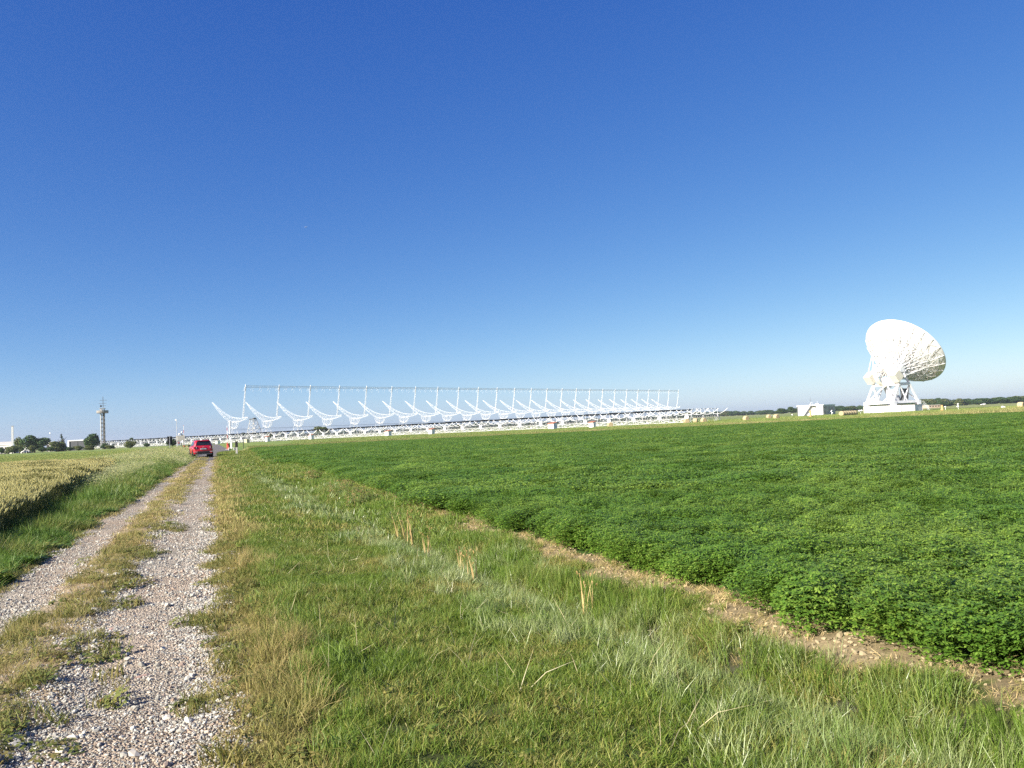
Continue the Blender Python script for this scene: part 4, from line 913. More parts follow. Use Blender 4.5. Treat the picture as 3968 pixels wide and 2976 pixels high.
# ------------------------------------------------------------------ straw bales
BALE = pm('straw_bale', (.44, .36, .21), .9, var=.28, scale=7, bump=.6); BALE_END = pm('straw_bale_end', (.40, .325, .19), .9, var=.25, scale=6, bump=.5)
def bale_mesh():
    b = MB(); n = 28; vs = []; fs = []; prof = [(-.62, .66), (-.58, .74), (-.45, .77), (0, .78), (.45, .77), (.58, .74), (.62, .66)]; g = np.random.default_rng(5)
    for y, r in prof:
        for k in range(n): th = 2 * math.pi * k / n; q = r * (1 + .02 * g.normal()); vs.append((q * math.cos(th), y, q * math.sin(th) * (.97 if math.sin(th) < -.5 else 1) + .76))
    for i in range(len(prof) - 1):
        for k in range(n): fs.append((i * n + k, i * n + (k + 1) % n, (i + 1) * n + (k + 1) % n, (i + 1) * n + k))
    b.add(vs, fs); m1 = b.mesh('wrapped_side', BALE, True)
    b = MB(); vs = []; fs = []
    for s in (-1, 1):
        o = len(vs); rings = (.66, .5, .34, .18, .05)
        for j, r in enumerate(rings):
            for k in range(n): th = 2 * math.pi * k / n; vs.append((r * math.cos(th), s * (.621 + .02 * (j % 2)), r * math.sin(th) + .76))
        for j in range(len(rings) - 1):
            for k in range(n):
                q = (o + j * n + k, o + j * n + (k + 1) % n, o + (j + 1) * n + (k + 1) % n, o + (j + 1) * n + k); fs.append(q if s > 0 else q[::-1])
        q = tuple(o + (len(rings) - 1) * n + k for k in range(n)); fs.append(q if s > 0 else q[::-1])
    b.add(vs, fs); return m1, b.mesh('cut_end', BALE_END)
BM = bale_mesh()
def bale(px, D, rz, s, label, group=None, dx=0, dy=0):
    p = at(px, 1640, D); x, y = p.x + dx, p.y + dy; t = thing('straw_bale', label, 'bale', (x, y, ztf(x, y)), rz, group); t.scale = (s, s, s)
    put('wrapped_side', BM[0], t); put('cut_end', BM[1], t)
bale(2364, 254, .2, 1.1, 'round straw bale in front of the girder beside a white shed')
bale(2646, 268, .1, 1.0, 'straw bale half hidden behind another bale at the row end')
bale(2661, 255, .15, 1.1, 'straw bale standing under the end of the lattice girder')
bale(2695, 258, 1.15, 1.05, 'straw bale lying side on with its round end in shade')
bale(2727, 252, .35, 1.05, 'straw bale in the grass under the bare feed line')
bale(2892, 243, .4, 1.05, 'lone straw bale on the meadow between the row end and the cabin')
bale(2981, 290, .3, 1.05, 'farther bale of the pair near the cabin')
bale(3010, 255, .45, 1.08, 'nearer bale of the pair near the cabin')
for q in range(6): bale(3266, 252, -.95, 1.08, 'straw bale in the row laid end to end beside the dish base' if q else 'straw bale showing its round end at the head of the row', 'bales laid end to end' if q else None, dx=math.sin(.95) * 1.36 * q, dy=math.cos(.95) * 1.36 * q)
bale(3962, 235, .6, 1.2, 'straw bale on the dry grass far from the others, by the wood')

# ------------------------------------------------------------------ instruments and posts near the dish
def marker(px, py0, py1, D, label, w=.5):
    p = at(px, py1, D); h = (py1 - py0) * D / F; t = thing('marker_pillar', label, 'pillar', (p.x, p.y, ztf(p.x, p.y)), -A_NS)
    MB().box((0, 0, h * .15), (w * 2.0, w * 2.0, h * .3), 0, .8).build('plinth', TERRA, t); MB().box((0, 0, h * .65), (w, w, h * .72)).build('shaft', YELLOW, t); MB().box((0, 0, h * 1.02), (w * 1.2, w * 1.2, h * .04)).build('cap', YELLOW, t)
marker(3141, 1593, 1619, 262, 'ochre marker pillar on a terracotta plinth in front of the cabin')
marker(3651, 1566, 1589, 270, 'ochre marker pillar in the meadow right of the dish base', .55)
def instrument(px, py0, py1, D, blobs, label):
    p = at(px, py1, D); h = (py1 - py0) * D / F; t = thing('instrument_post', label, 'instrument', (p.x, p.y, ztf(p.x, p.y)), .3)
    MB().tube([(0, 0, 0), (0, 0, h * .96)], .06, 8).build('pole', WHITE, t)
    for k, (dx, fz, r) in enumerate(blobs):
        bm = bmesh.new(); bmesh.ops.create_icosphere(bm, subdivisions=2, radius=r); me = bpy.data.meshes.new('sensor_head'); bm.to_mesh(me); bm.free(); me.materials.append(WHITE)
        for q in me.polygons: q.use_smooth = True
        o = put('sensor_head', me, t, (dx, 0, h * fz), scl=(1, 1, .75))
        MB().bar((-dx * .95, 0, 0), (0, 0, 0), .06).build('bracket', GALV, o)
instrument(3223, 1588, 1607, 320, ((-.15, .82, .28), (.12, 1.0, .25), (.3, .5, .35)), 'white instrument post with three round heads before the cabin end')
instrument(3335, 1582, 1597, 300, ((-.5, .95, .42), (.5, 1.0, .42)), 'white instrument post with two round heads at the left of the dish base')
instrument(3714, 1566, 1590, 275, ((.0, 1.0, .3), (-.15, .6, .4)), 'slim white instrument post in the meadow right of the dish')
instrument(3664, 1574, 1590, 275, ((0, 1.0, .3),), 'short white instrument post beside the right ochre pillar')
instrument(2990, 1606, 1617, 290, ((0, 1.0, .3),), 'low white topped post beside the pair of bales')
instrument(3070, 1601, 1611, 330, ((0, 1.0, .3),), 'low white topped post left of the cabin')
instrument(3885, 1571, 1578, 250, ((0, .9, .5), (.6, .7, .45)), 'low pale weather box at the right of the meadow')

# ------------------------------------------------------------------ trees
def crown_mesh(name, mat, seed, n=3600, lumps=18, ls=.068, shape='round'):
    g = np.random.default_rng(seed); V = []; Fc = []; T = []
    L = []
    for i in range(lumps):
        if shape == 'cone': z = g.random() ** 1.3; r = .42 * (1 - z) * math.sqrt(g.random()); th = g.random() * 6.283; L.append((r * math.cos(th), r * math.sin(th), z * .92 + .04, .05 + .16 * (1 - z)))
        else:
            u = g.normal(size=3); u /= np.linalg.norm(u); rr = .33 * g.random() ** .4; L.append((u[0] * rr, u[1] * rr, .5 + u[2] * rr * .95, .13 + .09 * g.random()))
    L.append((0, 0, .46, .3 if shape == 'round' else .1))
    pr = np.array([l[3] ** 2 for l in L]); pr /= pr.sum()
    for i in range(n):
        x, y, z, r = L[g.choice(len(L), p=pr)]; u = g.normal(size=3); u /= np.linalg.norm(u); q = r * (1 - .35 * g.random() ** 2)
        c = np.array([x, y, z]) + u * q * np.array([1, 1, .9 if shape == 'round' else .55])
        nrm = u + .9 * g.normal(size=3); nrm /= np.linalg.norm(nrm); p = np.cross(nrm, [0, 0, 1.0]); p /= np.linalg.norm(p) + 1e-9; w = np.cross(nrm, p); s = ls * (.6 + .8 * g.random())
        o = len(V); V += [c - p * s * .5, c + w * s * .35 + p * .1 * s, c + p * s * .5, c - w * s * .35]; Fc.append((o, o + 1, o + 2, o + 3)); T += [g.random()] * 4
    me = bpy.data.meshes.new(name); me.from_pydata([tuple(map(float, v)) for v in V], [], Fc); me.materials.append(mat)
    a = me.attributes.new('tint', 'FLOAT', 'POINT'); a.data.foreach_set('value', np.array(T, np.float32)); me.update(); return me
TD = leafmat('dark_tree_leaf', (.022, .055, .016), (.055, .115, .03), (.07, .12, .03), dry=.6, scale=.5, trans=.2, spec=.25)
TM = leafmat('olive_tree_leaf', (.05, .09, .025), (.13, .17, .05), (.17, .18, .06), dry=.55, scale=.5, trans=.2, spec=.25)
TC = leafmat('conifer_needle', (.018, .042, .022), (.04, .075, .035), (.05, .07, .03), dry=.6, scale=.5, trans=.1, spec=.2)
CR = {'dark': [crown_mesh('crown_d%d' % k, TD, 800 + k) for k in range(3)], 'olive': [crown_mesh('crown_o%d' % k, TM, 810 + k, 2600, 14, .08) for k in range(3)], 'fir': [crown_mesh('crown_c', TC, 820, 2600, 40, .06, 'cone')]}
_tb = MB(); _tb.tube([(0, 0, 0), (.02, 0, .3), (-.02, .02, .62)], [.055, .042, .02], 8)
for q in range(5): th = q * 1.3; _tb.tube([(0, 0, .28 + .05 * q), (.16 * math.cos(th), .16 * math.sin(th), .5 + .05 * q), (.3 * math.cos(th), .3 * math.sin(th), .62 + .05 * q)], [.025, .016, .006], 6)
TRUNK = _tb.mesh('trunk', BARK, True); NT = [0]
def tree(px, ytop, ybase, wpx, D, kind, label, name='tree', group=None, lift=.0):
    p = at(px, ybase, D); w = wpx * D / F; g0 = ztf(p.x, p.y); h = at(px, ytop, D).z - g0
    t = thing(name, label, 'tree' if 'tree' in name else 'bush', (p.x, p.y, g0), random.random() * 6, group)
    cm = CR[kind][NT[0] % len(CR[kind])]; NT[0] += 1
    put('trunk', TRUNK, t, (0, 0, -.05), scl=(h * .75, h * .75, h * .95)); put('crown', cm, t, (0, 0, -.04 * h + lift * h), scl=(w * 1.16, w * 1.16, h * (1.04 - lift)))
    return t
DL = 392
tree(134, 1676, 1746, 92, DL, 'dark', 'biggest round dark green tree standing right of the white chimney', 'tree')
tree(76, 1688, 1746, 40, DL + 8, 'olive', 'loose grey green tree between the chimney and the big round tree', 'tree')
tree(48, 1718, 1750, 58, DL - 12, 'olive', 'olive green bush in front of the white chimney', 'bush')
tree(8, 1728, 1752, 30, DL - 12, 'dark', 'dark bush at the far end of the hedge beside the pale roof', 'bush')
tree(124, 1722, 1747, 26, DL - 16, 'olive', 'low bush at the foot of the biggest round tree', 'bush')
tree(165, 1729, 1746, 34, DL - 14, 'dark', 'low dark hedge bush beside the round tree', 'bush')
tree(196, 1727, 1745, 34, DL - 14, 'dark', 'low dark hedge bush left of the yellow green bush', 'bush')
tree(240, 1674, 1742, 34, DL + 6, 'fir', 'dark spiky conifer tree rising from the hedge', 'conifer_tree')
tree(226, 1698, 1744, 68, DL - 8, 'olive', 'yellow green bush in front of the conifer', 'bush')
tree(272, 1729, 1742, 36, DL - 10, 'dark', 'low hedge bush before the grey building', 'bush')
tree(304, 1725, 1741, 40, DL - 10, 'olive', 'low olive hedge bush before the grey building', 'bush')
tree(361, 1676, 1738, 73, DL, 'dark', 'round dark tree directly beside the tower', 'tree')
tree(345, 1722, 1740, 50, DL - 10, 'olive', 'low bush under the round tree by the tower', 'bush')
tree(404, 1716, 1737, 36, DL - 4, 'dark', 'dark bush at the foot of the tower', 'bush')
tree(428, 1720, 1735, 40, DL - 8, 'olive', 'low olive bush just right of the tower', 'bush')
tree(505, 1705, 1731, 52, DL - 6, 'olive', 'olive green bush in front of the left end of the trough row', 'bush')
tree(506, 1692, 1725, 30, 560, 'dark', 'small dark tree behind the left end of the trough row', 'tree')
tree(570, 1715, 1728, 26, DL - 6, 'dark', 'low dark bush in front of the trough row', 'bush')
tree(618, 1692, 1722, 24, 560, 'dark', 'dark tree behind the row near the black sign', 'tree')
tree(668, 1697, 1724, 44, 360, 'dark', 'dark bush behind the big sign board', 'bush')
tree(1250, 1641, 1692, 66, 455, 'olive', 'bushy dark tree rising behind the trough row under the arches', 'tree', lift=.15)
tree(1050, 1674, 1695, 30, 440, 'dark', 'small dark tree hidden behind the trough row', 'tree')
WG_ = 'trees of the far wood'
for px, yt, wp, D in ((3587, 1562, 26, 900), (3618, 1561, 30, 900), (3662, 1557, 40, 920), (3827, 1540, 62, 960), (3878, 1536, 58, 960), (3912, 1534, 56, 960), (3030, 1579, 50, 1050), (3066, 1574, 44, 1050), (3270, 1577, 60, 1000)):
    tree(px, yt, 1566 + .048 * (3968 - px), wp, D, 'dark', 'broad crowned tree standing out of the far wood on the horizon', 'tree', WG_)
# the far wood itself
P, Rr, Sc, Id = [], [], [], []
g = np.random.default_rng(31)
for i in range(1000):
    px = 380 + (4400 - 380) * g.random(); X = (px - 1984) / F
    D = np.interp(px, [380, 1500, 2800, 3300, 3968, 4400], [1500, 1700, 1600, 1150, 980, 950]) + 110 * g.random()
    hh = (6.6 + 4.6 * g.random() ** 1.5) * (1 + .25 * math.sin(px * .011) * math.sin(px * .0037 + 1)); ww = hh * (1.5 + 1.1 * g.random())
    P.append((X * D, D, FARZ - .5)); Rr.append((0, 0, g.random() * 6.28)); Sc.append((ww, ww, hh)); Id.append(g.integers(0, 4))
gn_scatter('far_wood', P, Rr, np.array(Sc), Id, [CR['dark'][0], CR['dark'][1], CR['olive'][0], CR['dark'][2]], 'dark line of distant woodland along the horizon', 'woodland')

# ------------------------------------------------------------------ left hand station: tower, chimney, buildings
TOWERST = pm('tower_steel_and_shade', (.13, .13, .125), .8, var=.2)
def tower():
    D = 412; p = at(400, 1728, D); t = thing('observation_tower', 'slim open concrete tower with round gallery and aerial mast', 'tower', (p.x, p.y, G0), .25)
    Z = lambda py: at(400, py, D).z - G0
    z1 = Z(1601); w = .82
    for i, j in ((-1, -1), (1, -1), (1, 1), (-1, 1)): MB().bar((i * w, j * w, 0), (i * w, j * w, z1 + 2.4), .28 if (i, j) == (-1, -1) else .2).build('column', PALECONC if (i, j) == (-1, -1) else TOWERST, t)  # sunlit corner column painted pale, the shaded ones dark
    n = 9; b = MB()
    for k in range(n):
        z = z1 * (k + .5) / n; f = MB().box((0, 0, z), (1.75, 1.75, .14)).build('landing', TOWERST, t)
    b = MB()
    for k in range(n * 2):
        z0, z2 = z1 * k / (2 * n), z1 * (k + 1) / (2 * n); y = -.5 if k % 2 else .5
        b.bar((-.7 if k % 2 else .7, y, z0), (.7 if k % 2 else -.7, y, z2), .6, .12)
    b.build('stairs', TOWERST, t)
    b = MB(); b.box((.3, .76, z1 / 2), (.8, .06, z1)); b.box((.5, -.74, z1 / 2), (.4, .06, z1)); b.build('mesh_screen', TOWERST, t)
    b = MB(); b.disc((0, 0, z1 + .1), (0, 0, 1), 2.7, .3, 20); pl = b.build('gallery', TOWERST, t)
    b = MB(); b.disc((0, 0, z1 + .85), (0, 0, 1), 2.78, 1.1, 20); 
    vs, fs = b.v, [q for q in b.f if len(q) == 4]; b.f = fs; b.build('parapet', pm('weathered_concrete', (.26, .255, .24), .9, var=.2), pl)
    MB().box((0, 0, z1 + 2.5), (2.6, 2.6, .22)).build('roof', CONC, t); MB().box((-.5, -.2, z1 + 1.6), (.9, 1.4, 1.8)).build('lookout', PALECONC, t)
    zt_ = Z(1537); b = MB(); b.bar((.35, 0, z1 + 2.5), (.35, 0, zt_), .2); ms = b.build('aerial_mast', DARKSTEEL, t)
    for zz, l0, l1 in ((Z(1551), 1.6, 1.9), (Z(1563), 2.1, 1.6), (Z(1572.5), .3, 1.5)):
        MB().bar((.35 - l0, 0, zz), (.35 + l1, 0, zz), .15).build('aerial_arm', DARKSTEEL, ms)
    b = MB(); b.disc((-.55, 0, Z(1573)), (1, -.5, 0), .62, .5, 14, .3); b.build('relay_dish', DARKSTEEL, ms)
tower()
def chimney():
    D = 440; p = at(49, 1722, D); h = at(49, 1652, D).z - G0; t = thing('chimney', 'plain tall white square chimney behind the olive bush', 'chimney', (p.x, p.y, G0), .4)
    MB().box((0, 0, h / 2), (1.05, 1.05, h), 0, .94).build('shaft', PALECONC, t); MB().box((0, 0, h + .12), (1.15, 1.15, .24)).build('cap', CONC, t)
chimney()
def lowhouse(px0, px1, ytop, ybase, D, depth, wall, roof, label, rz=.1, nwin=0, flat=True):
    p0, p1 = at(px0, ybase, D), at(px1, ybase, D); w = (p1 - p0).length; c = (p0 + p1) / 2; h = at((px0 + px1) / 2, ytop, D).z - G0
    t = thing('low_building', label, 'building', (c.x, c.y + depth / 2, G0), rz)
    MB().box((0, 0, h * .48), (w, depth, h * .96)).build('wall', wall, t)
    if flat: MB().box((0, 0, h * .98), (w + .5, depth + .5, h * .08 + .1)).build('roof', roof, t)
    else:
        MB().prism([(-w / 2 - .4, -depth / 2 - .4, h * .9), (-w / 2 - .4, depth / 2 + .4, h * .9), (-w / 2 - .4, 0, h * 1.25)], (w + .8, 0, 0)).build('roof', roof, t)
    for k in range(nwin):
        x = -w / 2 + w * (k + .5) / nwin; f = MB().box((x, -depth / 2 - .03, h * .55), (w / nwin * .5, .08, h * .3)).build('window', DARKSTEEL, t); MB().box((x, -depth / 2 - .09, h * .55), (w / nwin * .42, .04, h * .24)).build('pane', GLASS, f)
    return t
tb = lowhouse(263, 327, 1706, 1740, 425, 10, pm('slate_cladding', (.075, .08, .09), .7), PALECONC, 'dark grey flat building between the conifer and the round tree', .1, 0)
MB().box((-4.4 + .2, -5.2, 2.6), (.7, .5, 4.6)).build('end_pier', PALECONC, tb); MB().box((.2, -5.06, 2.4), (.3, .16, 4.2)).build('downpipe', DARKSTEEL, tb)
lowhouse(76, 100, 1727, 1750, 408, 7, PALECONC, PALECONC, 'small white building glimpsed left of the biggest round tree', .15, 3)
lowhouse(-60, 46, 1722, 1748, 440, 12, PALECONC, CONC, 'long low building with pale roof behind the bushes by the chimney', .05, 6, False)
lowhouse(178, 204, 1713, 1744, 450, 9, CONC, PALECONC, 'pale grey building glimpsed between the round tree and conifer', .1, 2)
lowhouse(3592, 3642, 1569, 1581, 640, 9, pm('tan_wall', (.46, .36, .27), .8), pm('pale_roof', (.55, .53, .48), .8), 'long tan farmhouse with pale roof before the far wood', .2, 4)
def lampmast(px, py0, D, label, hd):
    p = at(px, 1745, D); h = at(px, py0, D).z - ztf(p.x, p.y); t = thing('lamp_mast', label, 'lamp', (p.x, p.y, ztf(p.x, p.y)))
    MB().tube([(0, 0, 0), (0, 0, h * .45), (0, 0, h)], [.10, .07, .045], 8).build('pole', GALV, t); MB().box((-.12, 0, h), (hd, .3, hd * 1.1)).build('lamp_head', WHITE, t)
lampmast(687, 1627, 190, 'very tall thin lamp mast with small white head behind the sign board', .32)
lampmast(196, 1678, 400, 'thin lamp mast with small white head left of the conifer', .5)

# ------------------------------------------------------------------ gate: signs, barriers, posts
TXT = pm('sign_print', (.10, .10, .10), .7)
def on_ground(px, D): p = at(px, 1740, D); return Vector((p.x, p.y, ztf(p.x, p.y)))
def face_cam(p): return math.atan2(-p.x, p.y)
def size(px, D): return px * D / F
p = on_ground(658, 108); D = 108
t = thing('road_sign', 'black backed upright sign on a thin post with a dark box below', 'sign', p, face_cam(p) + .1); hz = lambda py: at(658, py, 108).z - p.z
MB().bar((0, -.06, -.1), (0, -.06, hz(1690)), .07).build('post', GALV, t)
MB().box((.02, .02, (hz(1691) + hz(1720)) / 2), (size(18, D), .04, hz(1691) - hz(1720))).build('panel', BLACKBOX, t, bevel=.006)
MB().box((.06, .05, (hz(1733) + hz(1746)) / 2), (size(23, D), .10, hz(1733) - hz(1746))).build('lower_box', DARKSTEEL, t, bevel=.01)
p = on_ground(700, 165); D = 165; hz2 = lambda py: at(700, py, 165).z - p.z
t = thing('information_board', 'large grey information board with rows of print beside the barrier', 'sign', p, face_cam(p) - .12)
for s in (-.6, .6): MB().bar((s, .05, 0), (s, .05, hz2(1690)), .09).build('post', DARKSTEEL, t)
bw_, bh = size(31, D), hz2(1688) - hz2(1707); zc = (hz2(1688) + hz2(1707)) / 2
bp = MB().box((0, 0, zc), (bw_, .05, bh)).build('board', pm('board_face', (.52, .51, .45), .6, var=.06), t)
for k in range(4):
    z = zc + bh * (.33 - .22 * k); b = MB(); x = -bw_ * .36 + (.1 if k else 0)
    for q in range(6):
        l = bw_ * (.06 + .05 * ((q * 7 + k * 3) % 3)); b.box((x + l / 2, -.032, z), (l, .012, bh * .07)); x += l + bw_ * .025
    b.build('print_row', TXT, bp)
p = on_ground(693, 158); D = 158; hz3 = lambda py: at(693, py, 158).z - p.z
t = thing('no_entry_sign', 'white panel with a red no entry disc on two thin legs', 'sign', p, face_cam(p) + .12)
for s in (-.22, .22): MB().bar((s, .03, 0), (s, .03, hz3(1715)), .05).build('leg', GALV, t)
zc = (hz3(1711) + hz3(1726)) / 2; pn = MB().box((0, 0, zc), (size(11.5, D), .03, hz3(1711) - hz3(1726))).build('panel', WHITE, t)
MB().disc((0, -.03, zc + .13), (0, 1, 0), .2, .02, 20).build('red_disc', RED, pn); MB().box((0, -.045, zc + .13), (.3, .012, .075)).build('white_bar', WHITE, pn); MB().box((0, -.022, zc - .22), (.3, .012, .05)).build('print_row', TXT, pn)
p = on_ground(702, 172); t = thing('sign_post', 'thin grey post with a small white plate beside the no entry sign', 'sign', p, face_cam(p)); MB().bar((0, 0, 0), (0, 0, 2.1), .06).build('post', GALV, t); MB().disc((-.05, -.05, 2.0), (0, 1, 0), .22, .03, 16).build('plate', WHITE, t)
STRIPE = bpy.data.materials.new('barrier_stripes'); STRIPE.use_nodes = True; nt = STRIPE.node_tree
tc = nd(nt, 'ShaderNodeTexCoord'); sx = nd(nt, 'ShaderNodeSeparateXYZ'); m1 = nd(nt, 'ShaderNodeMath', operation='MODULO'); m1.inputs[1].default_value = 1.5; m2 = nd(nt, 'ShaderNodeMath', operation='GREATER_THAN'); m2.inputs[1].default_value = .85
mx = nd(nt, 'ShaderNodeMix', data_type='RGBA'); mx.inputs[6].default_value = (.78, .78, .76, 1); mx.inputs[7].default_value = (.55, .05, .04, 1)
for a_, b_ in ((tc.outputs['Object'], sx.inputs[0]), (sx.outputs['Z'], m1.inputs[0]), (m1.outputs[0], m2.inputs[0]), (m2.outputs[0], mx.inputs[0]), (mx.outputs[2], nt.nodes['Principled BSDF'].inputs['Base Color'])): nt.links.new(a_, b_)
def barrier(px, D, py0, label, rz):
    p = on_ground(px, D); h = at(px, py0, D).z - p.z; t = thing('barrier', label, 'barrier', p, rz)
    MB().box((0, 0, .62), (.42, .42, 1.24), 0, .92).build('drive_box', RED, t, bevel=.02); MB().box((.22, 0, .75), (.16, .3, .6)).build('counterweight', BLACKBOX, t)
    MB().bar((0, -.28, .9), (.05, -.28, h), .07).build('boom', STRIPE, t); MB().box((0, 0, .05), (.8, .8, .1)).build('footing', CONC, t)
barrier(714, 168, 1648, 'raised red and white barrier boom left of the road beside the board', .2)
barrier(884, 164, 1650, 'raised barrier boom with red drive box right of the road', -.1)
def redpost(px, D, h, label):
    p = on_ground(px, D); t = thing('boom_rest', label, 'post', p); MB().bar((0, 0, 0), (0, 0, h), .14).build('post', RED, t); MB().box((0, 0, .04), (.4, .4, .08)).build('foot', CONC, t)
redpost(725, 160, 1.15, 'short red boom rest post beside the left barrier')
p = on_ground(704, 175); t = thing('floodlight_post', 'post with two white floodlights and a dark hood above the board', 'lamp', p, face_cam(p))
hq = at(704, 1678, 175).z - p.z
MB().bar((0, 0, 0), (0, 0, hq), .14).build('pole', DARKSTEEL, t)
for dx, dz in ((-.35, -.25), (.15, .1)): MB().disc((dx, -.15, hq + dz), (.3, -1, -.2), .2, .25, 14, .12).build('floodlight', WHITE, t)
MB().disc((.28, 0, hq - .5), (0, 0, 1), .4, .3, 16, .15).build('hood', BLACKBOX, t)
p = on_ground(944, 166); t = thing('mushroom_lamp', 'dark lamp post with a wide flat disc head by the road', 'lamp', p); hq = at(944, 1679, 166).z - p.z
MB().tube([(0, 0, 0), (0, 0, hq)], [.07, .05], 8).build('pole', BLACKBOX, t); MB().disc((0, 0, hq + .1), (0, 0, 1), .48, .16, 20, .2).build('lamp_head', DARKSTEEL, t); MB().disc((0, 0, hq - .05), (0, 0, 1), .16, .2, 12).build('lamp_glass', WHITE, t)
p = on_ground(917, 84); t = thing('bollard_post', 'pale concrete post with black upper half beside the track end', 'post', p, .2); hq = at(917, 1710, 84).z - p.z
MB().box((0, 0, hq * .3), (.2, .14, hq * .62), 0, .9).build('shaft', CONC, t); MB().box((0, 0, hq * .8), (.27, .2, hq * .4), 0, .9).build('head', BLACKBOX, t, bevel=.015)
p = on_ground(899, 146); t = thing('culvert_head', 'low concrete culvert slab beside the right barrier', 'culvert', p, -.1)
MB().box((0, 0, .42), (1.25, .7, .1)).build('slab', CONC, t); 
for s in (-.5, .5): MB().box((s, 0, .18), (.16, .66, .4)).build('side_wall', CONC, t)
p = on_ground(897, 178); t = thing('white_gatepost', 'short white gate post behind the right barrier', 'post', p); MB().box((0, 0, .65), (.3, .3, 1.3)).build('shaft', PALECONC, t); MB().box((0, 0, 1.34), (.38, .38, .08)).build('cap', PALECONC, t)
p = on_ground(958, 372); t = thing('concrete_tank', 'sandy concrete box in front of the trough row near the lamp', 'tank', p, -A_NS); MB().box((0, 0, .8), (1.9, 1.5, 1.6)).build('tank_wall', pm('sandy_render', (.55, .45, .28), .9), t); MB().box((0, 0, 1.66), (2.1, 1.7, .12)).build('lid', CONC, t)

# ------------------------------------------------------------------ cars
def car(paint, loc, rz, label, detail=True):
    t = thing('car', label, 'car', loc, rz)
    lev = [(.30, -.68, 3.22, .80), (.40, -.78, 3.36, .86), (.62, -.82, 3.41, .90), (.80, -.83, 3.40, .905), (.95, -.79, 3.36, .895), (1.03, -.77, 3.22, .875), (1.07, -.76, 2.18, .85), (1.30, -.68, 1.84, .775), (1.52, -.60, 1.48, .70), (1.60, -.52, 1.32, .65), (1.635, -.36, 1.08, .56)]
    n = 40; b = MB(); vs = []; fs = []
    def loop(y0, y1, hw, z, ex=.16):
        cy, ly = (y0 + y1) / 2, (y1 - y0) / 2; out = []
        for k in range(n):
            th = 2 * math.pi * k / n; c, s = math.cos(th), math.sin(th); out.append((hw * math.copysign(abs(c) ** ex, c), cy + ly * math.copysign(abs(s) ** ex, s), z))
        return out
    for z, y0, y1, hw in lev: vs += loop(y0, y1, hw, z, .2 if z < 1.05 else .22)
    for i in range(len(lev) - 1):
        for k in range(n): fs.append((i * n + k, i * n + (k + 1) % n, (i + 1) * n + (k + 1) % n, (i + 1) * n + k))
    fs.append(tuple(range(n - 1, -1, -1))); fs.append(tuple((len(lev) - 1) * n + k for k in range(n)))
    b.add(vs, fs); body = b.build('body', paint, t, True)
    L = lambda z, i: float(np.interp(z, [q[0] for q in lev], [q[i] for q in lev]))
    def back(x, z, off=.015): return (x, L(z, 1) - off, z)
    def sidep(s, y, z, off=.015): return (s * (L(z, 3) + off), y, z)
    ybk = MB(); pts = [back(-.64, 1.14), back(.64, 1.14), back(.60, 1.30), back(.54, 1.50), back(-.54, 1.50), back(-.60, 1.30)]
    ybk.prism(pts, (0, .03, 0)); ybk.build('rear_window', GLASS, t)
    for s in (-1, 1):
        for y0, y1, y2, y3 in ((-.42, .42, .42, -.30), (.50, 1.30, 1.28, .50), (1.36, 1.92, 1.50, 1.36)):
            MB().prism([sidep(s, y0, 1.12), sidep(s, y1, 1.12), sidep(s, y2, 1.48), sidep(s, y3, 1.48)], (-s * .02, 0, 0)).build('side_window', GLASS, t)
        mr = MB().box((s * 1.0, 1.78, 1.14), (.2, .12, .17)).build('mirror', BLACKBOX, t, bevel=.03)
        for y in (0, 2.57):
            wh = MB().disc((s * .79, y, .345), (1, 0, 0), .345, .22, 24).build('wheel', BLACKBOX, t, bevel=.03); MB().disc((s * .885, y, .345), (1, 0, 0), .215, .05, 16).build('rim', GALV, wh)
            MB().disc((s * .86, y, .40), (1, 0, 0), .42, .13, 24).build('wheel_arch', BLACKBOX, t)
        tl = MB().box((s * .70, -.80, .93), (.24, .09, .25)).build('tail_light', pm('tail_lamp', (.12, .015, .02), .2) if s < 0 else bpy.data.materials['tail_lamp'], t, bevel=.02); MB().box((s * .62, -.852, .95), (.035, .012, .14)).build('lamp_strip', WHITE, tl)
        MB().box((s * .70, -.80, .47), (.16, .06, .07)).build('reflector', RED, t); MB().box((s * .70, -.79, .54), (.34, .07, .05)).build('bumper_trim', GALV, t)
        MB().bar((s * .52, -.2, 1.68), (s * .52, 1.1, 1.68), .05).build('roof_rail', DARKSTEEL, t)
    MB().box((0, -.775, .46), (1.06, .14, .27)).build('bumper', BLACKBOX, t, bevel=.03); MB().box((0, -.74, .315), (1.5, .2, .07)).build('skid_plate', DARKSTEEL, t)
    pl = MB().box((0, -.842, .80), (.50, .02, .115)).build('number_plate', WHITE, t)
    b = MB()
    for q, x in enumerate((-.17, -.11, -.03, .03, .09, .16)): b.box((x, -.855, .80), (.04, .006, .07))
    b.build('plate_print', TXT, pl)
    MB().box((0, -.838, .985), (.17, .02, .035)).build('badge', GALV, t)
    MB().box((0, -.835, .90), (.62, .03, .03)).build('handle_strip', BLACKBOX, t)
    MB().box((0, -.63, 1.585), (1.1, .16, .04)).build('roof_spoiler', paint, t, bevel=.01)
    MB().prism([(-.60, 2.14, 1.11), (.60, 2.14, 1.11), (.54, 1.60, 1.50), (-.54, 1.60, 1.50)], (0, .05, .03)).build('windscreen', GLASS, t)
    return t
CARRED = pm('red_car_paint', (.50, .012, .03), .28, var=.02, coat=.6, spec=.5)
cp = gnd(785, 1774.5)
car(CARRED, (cp[0], cp[1], ztf(cp[0], cp[1]) + .03), math.radians(27.4), 'red compact off-roader seen from behind at the end of the track')
SILV_P = pm('silver_car_paint', (.55, .55, .56), .3, var=.02, coat=.5); WHITE_P = pm('white_car_paint', (.75, .75, .74), .3, var=.02, coat=.5)
